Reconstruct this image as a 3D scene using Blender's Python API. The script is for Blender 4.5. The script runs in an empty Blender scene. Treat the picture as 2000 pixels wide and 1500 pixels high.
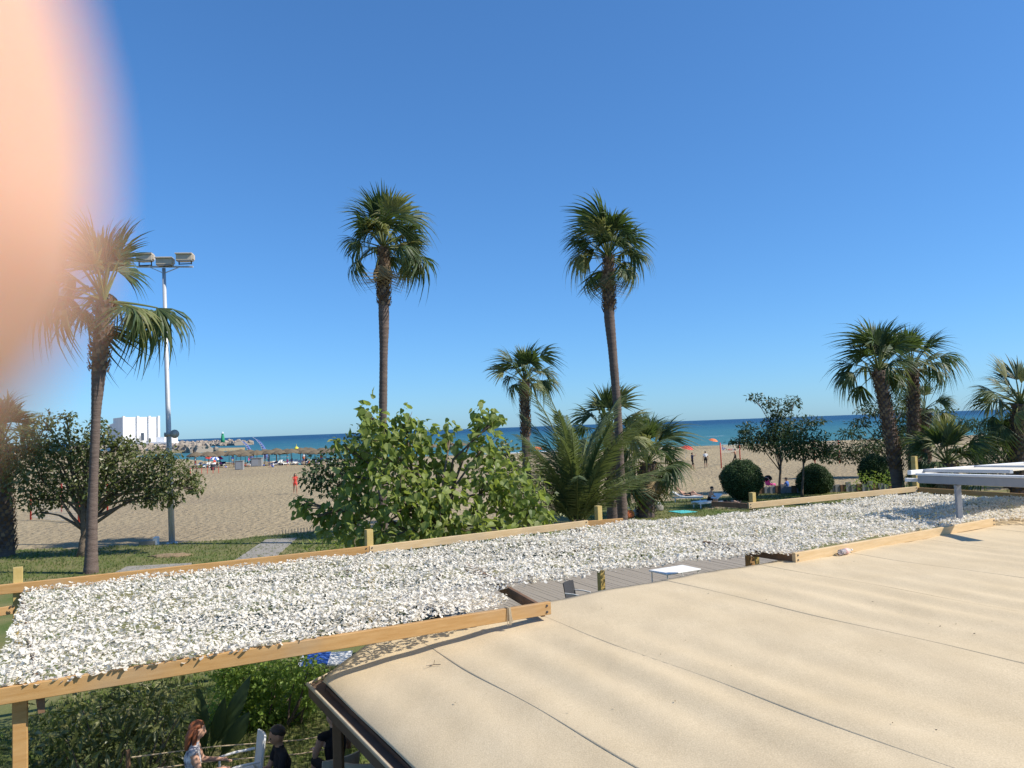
import bpy, math, random
import numpy as np
from mathutils import Vector, Matrix, Euler
R = math.radians
rng = np.random.default_rng(7)
random.seed(7)
S = bpy.context.scene
COL = S.collection

# ------------------------------------------------------------------ camera
FPX, PITCH, ROLL = 1480.0, R(3.25), R(2.1)
CAM = np.array([0.0, 0.0, 5.0])
_f = np.array([0, math.cos(PITCH), math.sin(PITCH)])
_u0 = np.array([0, -math.sin(PITCH), math.cos(PITCH)])
_r0 = np.array([1.0, 0, 0])
_r = math.cos(ROLL) * _r0 - math.sin(ROLL) * _u0
_u = math.sin(ROLL) * _r0 + math.cos(ROLL) * _u0
cd = bpy.data.cameras.new('camera')
cam = bpy.data.objects.new('camera', cd); COL.objects.link(cam)
cam.matrix_world = Matrix(((_r[0], _u[0], -_f[0], CAM[0]), (_r[1], _u[1], -_f[1], CAM[1]),
                           (_r[2], _u[2], -_f[2], CAM[2]), (0, 0, 0, 1)))
cd.sensor_width = 36; cd.lens = FPX / 2000 * 36
cd.clip_start = 0.004; cd.clip_end = 30000
cd.dof.use_dof = True; cd.dof.focus_distance = 30.0; cd.dof.aperture_fstop = 9.0   # a phone lens: about 2 mm of opening
S.camera = cam

# ------------------------------------------------------------------ sky, sun, exposure
SUN_EL = R(43); SUN = np.array([0.975, -0.22]); SUN = SUN / np.linalg.norm(SUN)
w = bpy.data.worlds.new('World'); S.world = w; w.use_nodes = True
nt = w.node_tree; nt.nodes.clear()
sk = nt.nodes.new('ShaderNodeTexSky'); sk.sky_type = 'NISHITA'; sk.sun_disc = False
sk.sun_elevation = SUN_EL; sk.sun_rotation = math.atan2(SUN[0], SUN[1])
sk.altitude = 0; sk.air_density = 0.9; sk.dust_density = 0.35; sk.ozone_density = 10
# the same grade over the whole sky: softer contrast, more colour, as a phone renders it
gm = nt.nodes.new('ShaderNodeGamma'); gm.inputs[1].default_value = 0.77
hs = nt.nodes.new('ShaderNodeHueSaturation'); hs.inputs['Saturation'].default_value = 1.06
tn = nt.nodes.new('ShaderNodeMixRGB'); tn.blend_type = 'MULTIPLY'; tn.inputs[0].default_value = 1; tn.inputs[2].default_value = (0.74, 1.05, 1.27, 1)
bg = nt.nodes.new('ShaderNodeBackground'); bg.inputs[1].default_value = 0.145
wo = nt.nodes.new('ShaderNodeOutputWorld')
nt.links.new(sk.outputs[0], gm.inputs[0]); nt.links.new(gm.outputs[0], hs.inputs['Color']); nt.links.new(hs.outputs[0], tn.inputs[1]); nt.links.new(tn.outputs[0], bg.inputs[0]); nt.links.new(bg.outputs[0], wo.inputs[0])
sl = bpy.data.lights.new('sun', 'SUN'); sl.energy = 4.6; sl.angle = R(0.53); sl.color = (1.0, 0.94, 0.84)
so = bpy.data.objects.new('sun', sl); COL.objects.link(so)
tosun = Vector((SUN[0] * math.cos(SUN_EL), SUN[1] * math.cos(SUN_EL), math.sin(SUN_EL)))
so.rotation_euler = tosun.to_track_quat('Z', 'Y').to_euler(); so.location = (30, -10, 40)
S.view_settings.view_transform = 'Standard'; S.view_settings.look = 'None'
S.view_settings.exposure = 0.42; S.view_settings.gamma = 1.0
S.render.engine = 'CYCLES'
S.cycles.max_bounces = 6; S.cycles.transparent_max_bounces = 6; S.cycles.sample_clamp_indirect = 4

# ------------------------------------------------------------------ geometry helpers
def ray(px, py): return _f + (px - 1000) / FPX * _r - (py - 750) / FPX * _u
def onz(px, py, z):                     # where the sight line of a pixel meets the height z
    d = ray(px, py); return CAM + d * ((z - CAM[2]) / d[2])
def ony(px, py, Y):                     # where it meets the distance Y
    d = ray(px, py); return CAM + d * (Y / d[1])
def nrm(v): v = np.asarray(v, float); return v / (np.linalg.norm(v) + 1e-12)

class MB:
    def __init__(s): s.V = []; s.F = []; s.M = []; s.n = 0
    def add(s, V, F, m=0):
        V = np.asarray(V, float).reshape(-1, 3)
        s.V.append(V); s.F += [tuple(i + s.n for i in f) for f in F]; s.M += [m] * len(F); s.n += len(V); return s
    def bar(s, p0, p1, wd, ht, m=0, up=(0, 0, 1), bev=0.0):
        p0, p1 = np.asarray(p0, float), np.asarray(p1, float); d = nrm(p1 - p0)
        a = nrm(np.cross(up, d)); b = np.cross(d, a); V = []; F = []
        if bev <= 0:
            prof = [(-wd / 2, -ht / 2), (wd / 2, -ht / 2), (wd / 2, ht / 2), (-wd / 2, ht / 2)]
        else:
            x, y = wd / 2, ht / 2
            prof = [(-x + bev, -y), (x - bev, -y), (x, -y + bev), (x, y - bev), (x - bev, y), (-x + bev, y), (-x, y - bev), (-x, -y + bev)]
        k = len(prof)
        for p in (p0, p1):
            for (q, t) in prof: V.append(p + a * q + b * t)
        F = [(i, (i + 1) % k, k + (i + 1) % k, k + i) for i in range(k)] + [tuple(range(k))[::-1], tuple(range(k, 2 * k))]
        return s.add(V, F, m)
    def box(s, c, size, rz=0, m=0, bev=0.0):
        c = np.asarray(c, float); d = np.array([math.cos(rz), math.sin(rz), 0]) * size[0] / 2
        return s.bar(c - d, c + d, size[1], size[2], m, bev=bev)
    def tube(s, P, rad, n=8, m=0, cap=True, ref=(0.13, 0.2, 0.97)):
        P = [np.asarray(p, float) for p in P]; V = []; F = []
        if np.isscalar(rad): rad = [rad] * len(P)
        for i, p in enumerate(P):
            t = nrm(P[min(i + 1, len(P) - 1)] - P[max(i - 1, 0)])
            rf = np.asarray(ref, float)
            if abs(t @ nrm(rf)) > .97: rf = np.array([1.0, 0.1, 0])
            a = nrm(np.cross(rf, t)); b = np.cross(t, a)
            ra, rb = rad[i] if not np.isscalar(rad[i]) else (rad[i], rad[i])
            for k in range(n):
                an = 2 * math.pi * k / n; V.append(p + a * ra * math.cos(an) + b * rb * math.sin(an))
        for i in range(len(P) - 1):
            for k in range(n):
                F.append((i * n + k, i * n + (k + 1) % n, (i + 1) * n + (k + 1) % n, (i + 1) * n + k))
        if cap: F += [tuple(range(n))[::-1], tuple(range((len(P) - 1) * n, len(P) * n))]
        return s.add(V, F, m)
    def capsule(s, P, rad, n=10, m=0, ref=(0.13, 0.2, 0.97)):   # a tube with round ends
        P = [np.asarray(p, float) for p in P]; rad = [r if not np.isscalar(r) else (r, r) for r in rad]
        d0 = nrm(P[0] - P[1]); d1 = nrm(P[-1] - P[-2]); r0 = min(rad[0]); r1 = min(rad[-1])
        pre = [(P[0] + d0 * r0 * math.sin(a), (rad[0][0] * math.cos(a), rad[0][1] * math.cos(a))) for a in (1.45, 1.1, .6)]
        post = [(P[-1] + d1 * r1 * math.sin(a), (rad[-1][0] * math.cos(a), rad[-1][1] * math.cos(a))) for a in (.6, 1.1, 1.45)]
        q = pre + list(zip(P, rad)) + post
        return s.tube([x[0] for x in q], [x[1] for x in q], n, m, True, ref)
    def ball(s, c, r, n=12, k=8, m=0, f=None):
        c = np.asarray(c, float); r = np.asarray(r if not np.isscalar(r) else (r, r, r), float); V = []; F = []
        for i in range(k + 1):
            a = math.pi * i / k
            for j in range(n):
                b = 2 * math.pi * j / n; d = np.array([math.sin(a) * math.cos(b), math.sin(a) * math.sin(b), math.cos(a)])
                V.append(c + d * r * (f(d) if f else 1))
        for i in range(k):
            for j in range(n): F.append((i * n + j, (i + 1) * n + j, (i + 1) * n + (j + 1) % n, i * n + (j + 1) % n))
        return s.add(V, F, m)
    def prism(s, poly, z0, z1, m=0):          # a plan polygon (anticlockwise) raised from z0 to z1
        k = len(poly); V = [(p[0], p[1], z0) for p in poly] + [(p[0], p[1], z1) for p in poly]
        F = [tuple(range(k))[::-1], tuple(range(k, 2 * k))] + [(i, (i + 1) % k, k + (i + 1) % k, k + i) for i in range(k)]
        return s.add(V, F, m)
    def mesh(s, name, mats, smooth=False):
        me = bpy.data.meshes.new(name); V = np.concatenate(s.V) if s.V else np.zeros((0, 3))
        me.from_pydata(V.tolist(), [], s.F)
        for mt in (mats if isinstance(mats, (list, tuple)) else [mats]): me.materials.append(mt)
        if len(s.F):
            me.polygons.foreach_set('material_index', s.M); me.polygons.foreach_set('use_smooth', [smooth] * len(s.F))
        me.update(); return me
    def build(s, name, mats, parent=None, smooth=False):
        return link(name, s.mesh(name, mats, smooth), parent)

def link(name, data, parent=None):
    o = bpy.data.objects.new(name, data); COL.objects.link(o)
    if parent is not None: o.parent = parent
    return o
def empty(name, loc=(0, 0, 0), rz=0):
    o = bpy.data.objects.new(name, None); COL.objects.link(o)
    o.location = tuple(loc); o.rotation_euler = (0, 0, rz); o.empty_display_size = 0.2; return o
def tag(o, label=None, cat=None, group=None, kind=None):
    if label: o['label'] = label
    if cat: o['category'] = cat
    if group: o['group'] = group
    if kind: o['kind'] = kind
    return o
def child(name, data, parent, inv=False):
    """mesh written in world coordinates, parent an Empty somewhere else"""
    o = link(name, data, parent)
    m = parent.matrix_basis
    if parent.parent: m = parent.parent.matrix_basis @ m
    o.matrix_parent_inverse = m.inverted(); return o

def scatter(tV, tF, P, M, Sc):
    """copies of a small template (verts, quads or tris of one size) at P with rotation M and scale Sc -> arrays"""
    tV = np.asarray(tV, float); tF = np.asarray(tF, int); n = len(P); k = len(tV)
    Sc = np.asarray(Sc, float).reshape(n, 1, -1)
    V = np.einsum('nij,nkj->nki', M, tV[None] * Sc) + P[:, None, :]
    F = tF[None] + (np.arange(n) * k)[:, None, None]
    return V.reshape(-1, 3), F.reshape(-1, tF.shape[1])
def np_mesh(name, V, F, mat, smooth=False):
    me = bpy.data.meshes.new(name); nf, k = F.shape
    me.vertices.add(len(V)); me.vertices.foreach_set('co', np.ascontiguousarray(V, np.float32).ravel())
    me.loops.add(nf * k); me.loops.foreach_set('vertex_index', np.ascontiguousarray(F, np.int32).ravel())
    me.polygons.add(nf); me.polygons.foreach_set('loop_start', np.arange(nf, dtype=np.int32) * k)
    me.polygons.foreach_set('use_smooth', np.full(nf, smooth)); me.materials.append(mat)
    me.update(calc_edges=True); me.validate(); return me
def frames(X, N):
    """rotation matrices whose x axis is X (the leaf's length) and whose z axis leans to N"""
    X = X / (np.linalg.norm(X, axis=1, keepdims=True) + 1e-9)
    Y = np.cross(N, X); Y /= (np.linalg.norm(Y, axis=1, keepdims=True) + 1e-9); Z = np.cross(X, Y)
    return np.stack([X, Y, Z], axis=2)
def rdir(n):
    v = rng.normal(size=(n, 3)); return v / np.linalg.norm(v, axis=1, keepdims=True)

# ------------------------------------------------------------------ materials
def mat(name, col, rough=0.8, spec=0.3, metal=0.0, var=None, island=None, scale=4.0, bump=0.0, bscale=40.0, coord='Object',
        trans=0.0, tcol=None, detail=6.0, sss=0.0, stretch=None, alpha=None, bdist=0.01):
    m = bpy.data.materials.new(name); m.use_nodes = True; t = m.node_tree; N = t.nodes; L = t.links
    b = N['Principled BSDF']; b.inputs['Roughness'].default_value = rough; b.inputs['Specular IOR Level'].default_value = spec
    b.inputs['Metallic'].default_value = metal
    c4 = lambda c: (c[0], c[1], c[2], 1)
    b.inputs['Base Color'].default_value = c4(col); out = None
    tc = N.new('ShaderNodeTexCoord'); src = tc.outputs[coord]
    if stretch:
        mp = N.new('ShaderNodeMapping'); mp.inputs['Scale'].default_value = stretch; L.new(src, mp.inputs[0]); src = mp.outputs[0]
    if var:
        nz = N.new('ShaderNodeTexNoise'); nz.inputs['Scale'].default_value = scale; nz.inputs['Detail'].default_value = detail
        nz.inputs['Roughness'].default_value = 0.65; L.new(src, nz.inputs['Vector'])
        rp = N.new('ShaderNodeValToRGB'); rp.color_ramp.elements[0].position = 0.32; rp.color_ramp.elements[1].position = 0.68
        rp.color_ramp.elements[0].color = c4(col); rp.color_ramp.elements[1].color = c4(var)
        L.new(nz.outputs['Fac'], rp.inputs[0]); out = rp.outputs[0]
    if island:
        g = N.new('ShaderNodeNewGeometry'); r2 = N.new('ShaderNodeValToRGB'); e = r2.color_ramp.elements
        cs = [col] + list(island)
        e[0].color = c4(cs[0]); e[1].color = c4(cs[-1])
        for i, c in enumerate(cs[1:-1], 1): x = e.new(i / (len(cs) - 1)); x.color = c4(c)
        L.new(g.outputs['Random Per Island'], r2.inputs[0])
        if out:
            mx = N.new('ShaderNodeMixRGB'); mx.inputs[0].default_value = 0.35; L.new(r2.outputs[0], mx.inputs[1]); L.new(out, mx.inputs[2]); out = mx.outputs[0]
        else: out = r2.outputs[0]
    if out: L.new(out, b.inputs['Base Color'])
    if bump:
        n2 = N.new('ShaderNodeTexNoise'); n2.inputs['Scale'].default_value = bscale; n2.inputs['Detail'].default_value = 5
        L.new(src, n2.inputs['Vector']); bp = N.new('ShaderNodeBump'); bp.inputs['Strength'].default_value = bump; bp.inputs['Distance'].default_value = bdist
        L.new(n2.outputs['Fac'], bp.inputs['Height']); L.new(bp.outputs[0], b.inputs['Normal'])
    if sss:
        b.inputs['Subsurface Weight'].default_value = sss; b.inputs['Subsurface Radius'].default_value = (1.0, 0.35, 0.2); b.inputs['Subsurface Scale'].default_value = 0.006
    if alpha is not None: b.inputs['Alpha'].default_value = alpha
    if trans:
        tr = N.new('ShaderNodeBsdfTranslucent'); tr.inputs[0].default_value = c4(tcol or col)
        if out and not tcol: L.new(out, tr.inputs[0])
        ms = N.new('ShaderNodeMixShader'); ms.inputs[0].default_value = trans
        L.new(b.outputs[0], ms.inputs[1]); L.new(tr.outputs[0], ms.inputs[2]); L.new(ms.outputs[0], N['Material Output'].inputs[0])
    return m

M = {}
M['sand'] = mat('sand', (0.30, 0.235, 0.14), 0.95, 0.1, var=(0.42, 0.335, 0.205), scale=1.6, bump=1.0, bscale=2.6, bdist=0.32, detail=12)
def patches(m, dark, scale, amt):
    t = m.node_tree; N = t.nodes; L = t.links; b = N['Principled BSDF']; src = b.inputs['Base Color'].links[0].from_socket; tc = N['Texture Coordinate']
    n = N.new('ShaderNodeTexNoise'); n.inputs['Scale'].default_value = scale; n.inputs['Detail'].default_value = 5; L.new(tc.outputs['Object'], n.inputs['Vector'])
    r = N.new('ShaderNodeValToRGB'); r.color_ramp.elements[0].position = .42; r.color_ramp.elements[1].position = .66; r.color_ramp.elements[1].color = (amt, amt, amt, 1); L.new(n.outputs['Fac'], r.inputs[0])
    x = N.new('ShaderNodeMixRGB'); x.inputs[2].default_value = (*dark, 1); L.new(r.outputs[0], x.inputs[0]); L.new(src, x.inputs[1]); L.new(x.outputs[0], b.inputs['Base Color'])
patches(M['sand'], (.25, .195, .13), .06, .55)
M['lawn'] = mat('lawn', (0.075, 0.12, 0.028), 0.9, 0.1, var=(0.20, 0.18, 0.075), scale=0.6, bump=0.6, bscale=30, bdist=0.03)
patches(M['lawn'], (.24, .2, .1), .35, .6)
M['blade'] = mat('grass_blade', (0.08, 0.14, 0.025), 0.7, 0.2, island=[(0.13, 0.19, 0.04), (0.17, 0.20, 0.06), (0.24, 0.22, 0.10)], trans=0.35)
M['concrete'] = mat('concrete', (0.25, 0.225, 0.19), 0.9, 0.2, var=(0.33, 0.30, 0.255), scale=2.0, bump=0.3, bscale=30)  # darkened a little: tree shade on the path is put into the colour
M['soil'] = mat('soil', (0.22, 0.15, 0.09), 0.95, 0.1, var=(0.32, 0.24, 0.15), scale=3, bump=0.8, bscale=10, bdist=0.05)
M['timberpale'] = mat('bare_pale_timber', (0.55, 0.38, 0.19), 0.65, 0.25, var=(0.64, 0.47, 0.27), scale=3.0, stretch=(1, 1, 9), bump=0.15, bscale=40)
M['timber'] = mat('pale_timber', (0.42, 0.225, 0.075), 0.65, 0.25, var=(0.52, 0.31, 0.125), scale=3.0, stretch=(1, 1, 9), bump=0.15, bscale=40)
def knots(m):
    t = m.node_tree; N = t.nodes; L = t.links; b = N['Principled BSDF']; src = b.inputs['Base Color'].links[0].from_socket; tc = N['Texture Coordinate']
    v = N.new('ShaderNodeTexVoronoi'); v.inputs['Scale'].default_value = 1.7; L.new(tc.outputs['Object'], v.inputs['Vector'])
    r = N.new('ShaderNodeValToRGB'); r.color_ramp.elements[0].position = .05; r.color_ramp.elements[1].position = .11; r.color_ramp.elements[0].color = (.8, .8, .8, 1); r.color_ramp.elements[1].color = (0, 0, 0, 1); L.new(v.outputs['Distance'], r.inputs[0])
    n = N.new('ShaderNodeTexNoise'); n.inputs['Scale'].default_value = 1.3; n.inputs['Detail'].default_value = 6; L.new(tc.outputs['Object'], n.inputs['Vector'])
    r2 = N.new('ShaderNodeValToRGB'); r2.color_ramp.elements[0].position = .5; r2.color_ramp.elements[1].position = .75; r2.color_ramp.elements[1].color = (.45, .45, .45, 1); L.new(n.outputs['Fac'], r2.inputs[0])
    m1 = N.new('ShaderNodeMixRGB'); m1.inputs[2].default_value = (.36, .29, .20, 1); L.new(r2.outputs[0], m1.inputs[0]); L.new(src, m1.inputs[1])
    m2 = N.new('ShaderNodeMixRGB'); m2.inputs[2].default_value = (.16, .075, .03, 1); L.new(r.outputs[0], m2.inputs[0]); L.new(m1.outputs[0], m2.inputs[1]); L.new(m2.outputs[0], b.inputs['Base Color'])
knots(M['timber']); knots(M['timberpale'])
M['post'] = mat('treated_post', (0.46, 0.32, 0.10), 0.7, 0.25, var=(0.55, 0.42, 0.17), scale=5, bump=0.15, bscale=60)
M['darktimber'] = mat('dark_timber_and_shade', (0.16, 0.09, 0.05), 0.75, 0.2, var=(0.22, 0.13, 0.075), scale=5, bump=0.15, bscale=50)
M['deck'] = mat('weathered_deck', (0.23, 0.19, 0.15), 0.85, 0.2, island=[(0.29, 0.25, 0.20), (0.34, 0.30, 0.25)], bump=0.2, bscale=50)
M['net'] = mat('white_net_cloth', (0.84, 0.78, 0.67), 0.8, 0.2, island=[(0.89, 0.84, 0.74), (0.74, 0.68, 0.57), (0.87, 0.81, 0.70), (0.90, 0.85, 0.76)], trans=0.32, tcol=(0.85, 0.78, 0.62))
M['netgreen'] = mat('dark_net_cloth', (0.09, 0.09, 0.045), 0.8, 0.2)
M['cord'] = mat('net_cord', (0.6, 0.57, 0.5), 0.8, 0.2)
M['alu'] = mat('aluminium', (0.52, 0.53, 0.55), 0.38, 0.5, metal=0.35)
M['alug'] = mat('grey_powder_coat', (0.27, 0.28, 0.29), 0.5, 0.4, var=(0.31, 0.31, 0.32), scale=6)
M['white'] = mat('white_paint', (0.80, 0.79, 0.76), 0.6, 0.3, var=(0.74, 0.73, 0.70), scale=3)
M['whitewash'] = mat('whitewash', (0.80, 0.80, 0.79), 0.85, 0.2, var=(0.73, 0.72, 0.70), scale=0.4, bump=0.1, bscale=8)
M['canvas'] = mat('cream_canvas', (0.72, 0.66, 0.54), 0.85, 0.1, var=(0.66, 0.60, 0.48), scale=4)
M['steel'] = mat('galvanised_steel', (0.50, 0.51, 0.52), 0.5, 0.4, metal=0.3, var=(0.58, 0.58, 0.58), scale=3)
M['lampbox'] = mat('floodlight_housing', (0.55, 0.47, 0.36), 0.5, 0.4, var=(0.48, 0.41, 0.32), scale=5)
M['dark'] = mat('dark_metal', (0.05, 0.05, 0.055), 0.5, 0.4)
M['glassy'] = mat('lamp_glass', (0.15, 0.17, 0.2), 0.1, 0.6)
M['palmtrunk'] = mat('palm_trunk', (0.115, 0.085, 0.072), 0.95, 0.1, var=(0.19, 0.145, 0.12), scale=2.2, stretch=(1, 1, 6), bump=0.7, bscale=9, bdist=0.05)
M['boot'] = mat('palm_leaf_base', (0.11, 0.065, 0.04), 0.9, 0.1, island=[(0.19, 0.12, 0.075), (0.30, 0.22, 0.15), (0.09, 0.055, 0.04)], bump=0.3, bscale=20)
M['fan'] = mat('fan_leaf', (0.042, 0.072, 0.026), 0.5, 0.35, island=[(0.07, 0.105, 0.034), (0.028, 0.052, 0.022), (0.11, 0.135, 0.042)], trans=0.25, tcol=(0.14, 0.21, 0.04))
M['fanpale'] = mat('fan_leaf_pale', (0.17, 0.19, 0.06), 0.55, 0.3, island=[(0.24, 0.24, 0.10), (0.14, 0.17, 0.05), (0.30, 0.27, 0.14)], trans=0.3, tcol=(0.28, 0.30, 0.08))
M['fandry'] = mat('fan_leaf_dry', (0.28, 0.20, 0.10), 0.8, 0.2, island=[(0.36, 0.27, 0.15), (0.2, 0.14, 0.07)], trans=0.2)
M['feather'] = mat('date_leaf', (0.095, 0.125, 0.05), 0.5, 0.35, island=[(0.13, 0.165, 0.065), (0.065, 0.095, 0.04), (0.18, 0.20, 0.09)], trans=0.25, tcol=(0.2, 0.25, 0.06))
M['mulberry'] = mat('mulberry_leaf', (0.12, 0.175, 0.032), 0.5, 0.35, island=[(0.18, 0.23, 0.05), (0.07, 0.115, 0.025), (0.26, 0.30, 0.08), (0.14, 0.19, 0.038), (0.32, 0.34, 0.13)], trans=0.42, tcol=(0.36, 0.44, 0.07))
M['ficus'] = mat('ficus_leaf', (0.08, 0.10, 0.028), 0.4, 0.45, island=[(0.12, 0.145, 0.045), (0.055, 0.075, 0.024), (0.17, 0.18, 0.06), (0.22, 0.215, 0.095)], trans=0.25, tcol=(0.24, 0.27, 0.05))
M['darkleaf'] = mat('dark_leaf', (0.04, 0.07, 0.025), 0.45, 0.4, island=[(0.06, 0.095, 0.032), (0.035, 0.055, 0.02), (0.085, 0.12, 0.045)], trans=0.2, tcol=(0.12, 0.18, 0.05))
M['boxleaf'] = mat('clipped_leaf', (0.045, 0.085, 0.025), 0.5, 0.3, island=[(0.065, 0.115, 0.035), (0.035, 0.065, 0.02), (0.085, 0.135, 0.04)], trans=0.15)
M['brightleaf'] = mat('bright_leaf', (0.17, 0.26, 0.045), 0.5, 0.3, island=[(0.24, 0.34, 0.065), (0.12, 0.2, 0.035), (0.30, 0.37, 0.09)], trans=0.4, tcol=(0.4, 0.52, 0.08))
M['bark'] = mat('bark', (0.12, 0.09, 0.065), 0.95, 0.1, var=(0.19, 0.15, 0.11), scale=6, bump=0.6, bscale=20, bdist=0.03)
M['core'] = mat('shade_core', (0.03, 0.042, 0.016), 0.95, 0.05)
M['thatch'] = mat('thatch', (0.12, 0.095, 0.065), 0.95, 0.1, var=(0.19, 0.15, 0.10), scale=6, bump=0.6, bscale=25)
M['rock'] = mat('breakwater_rock', (0.36, 0.30, 0.23), 0.95, 0.1, island=[(0.46, 0.39, 0.31), (0.30, 0.25, 0.2), (0.52, 0.45, 0.36)], bump=0.5, bscale=3, bdist=0.1)
M['red'] = mat('red_paint', (0.55, 0.06, 0.04), 0.6, 0.3)
M['orange'] = mat('orange_cloth', (0.72, 0.20, 0.08), 0.8, 0.2)
M['pink'] = mat('pink_cloth', (0.72, 0.08, 0.32), 0.8, 0.2)
M['blue'] = mat('blue_cloth', (0.05, 0.13, 0.42), 0.8, 0.2)
M['flagblue'] = mat('flag_blue', (0.22, 0.30, 0.62), 0.8, 0.2, trans=0.3)
M['teal'] = mat('teal_towel', (0.07, 0.42, 0.42), 0.9, 0.1, var=(0.12, 0.52, 0.5), scale=10)
M['black'] = mat('black_cloth', (0.02, 0.018, 0.02), 0.85, 0.2)
M['navy'] = mat('navy_cloth', (0.03, 0.04, 0.09), 0.85, 0.2)
M['greybox'] = mat('grey_panel', (0.24, 0.24, 0.235), 0.8, 0.2, var=(0.29, 0.28, 0.27), scale=2)
M['green'] = mat('green_paint', (0.03, 0.28, 0.14), 0.6, 0.3)
M['yellow'] = mat('yellow_plastic', (0.75, 0.6, 0.05), 0.5, 0.4)
M['skin'] = mat('skin', (0.50, 0.28, 0.19), 0.55, 0.3, var=(0.55, 0.33, 0.23), scale=8)
M['skintan'] = mat('tanned_skin', (0.38, 0.19, 0.115), 0.55, 0.3, var=(0.43, 0.23, 0.145), scale=8)
M['hair'] = mat('dark_hair', (0.025, 0.018, 0.013), 0.55, 0.4, var=(0.045, 0.03, 0.02), scale=30)
M['redhair'] = mat('auburn_hair', (0.22, 0.065, 0.025), 0.55, 0.4, var=(0.30, 0.10, 0.04), scale=30)
M['fairhair'] = mat('fair_hair', (0.32, 0.21, 0.10), 0.6, 0.4)
M['eye'] = mat('eye', (0.03, 0.02, 0.015), 0.2, 0.5)
M['print'] = mat('printed_cloth', (0.75, 0.73, 0.72), 0.85, 0.1, var=(0.12, 0.13, 0.2), scale=14, detail=2)
M['beige'] = mat('beige_cloth', (0.50, 0.44, 0.36), 0.9, 0.1, var=(0.45, 0.39, 0.31), scale=8, bump=0.1, bscale=80)
M['rope'] = mat('rope', (0.45, 0.36, 0.24), 0.9, 0.1, bump=0.4, bscale=150)
M['brownwall'] = mat('brown_boards_and_shade', (0.12, 0.075, 0.05), 0.8, 0.2, var=(0.15, 0.10, 0.065), scale=4)
M['litter'] = mat('dry_litter', (0.12, 0.085, 0.05), 0.95, 0.1, island=[(0.2, 0.15, 0.09), (0.06, 0.05, 0.04), (0.55, 0.5, 0.42)])
M['trim'] = mat('trim_batten', (0.52, 0.42, 0.28), 0.7, 0.3, var=(0.44, 0.35, 0.23), scale=8)
M['finger'] = mat('finger_skin', (0.58, 0.335, 0.24), 0.6, 0.2, var=(0.62, 0.37, 0.26), scale=60, sss=0.8)
M['nail'] = mat('fingernail', (0.82, 0.58, 0.48), 0.3, 0.5)

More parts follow.
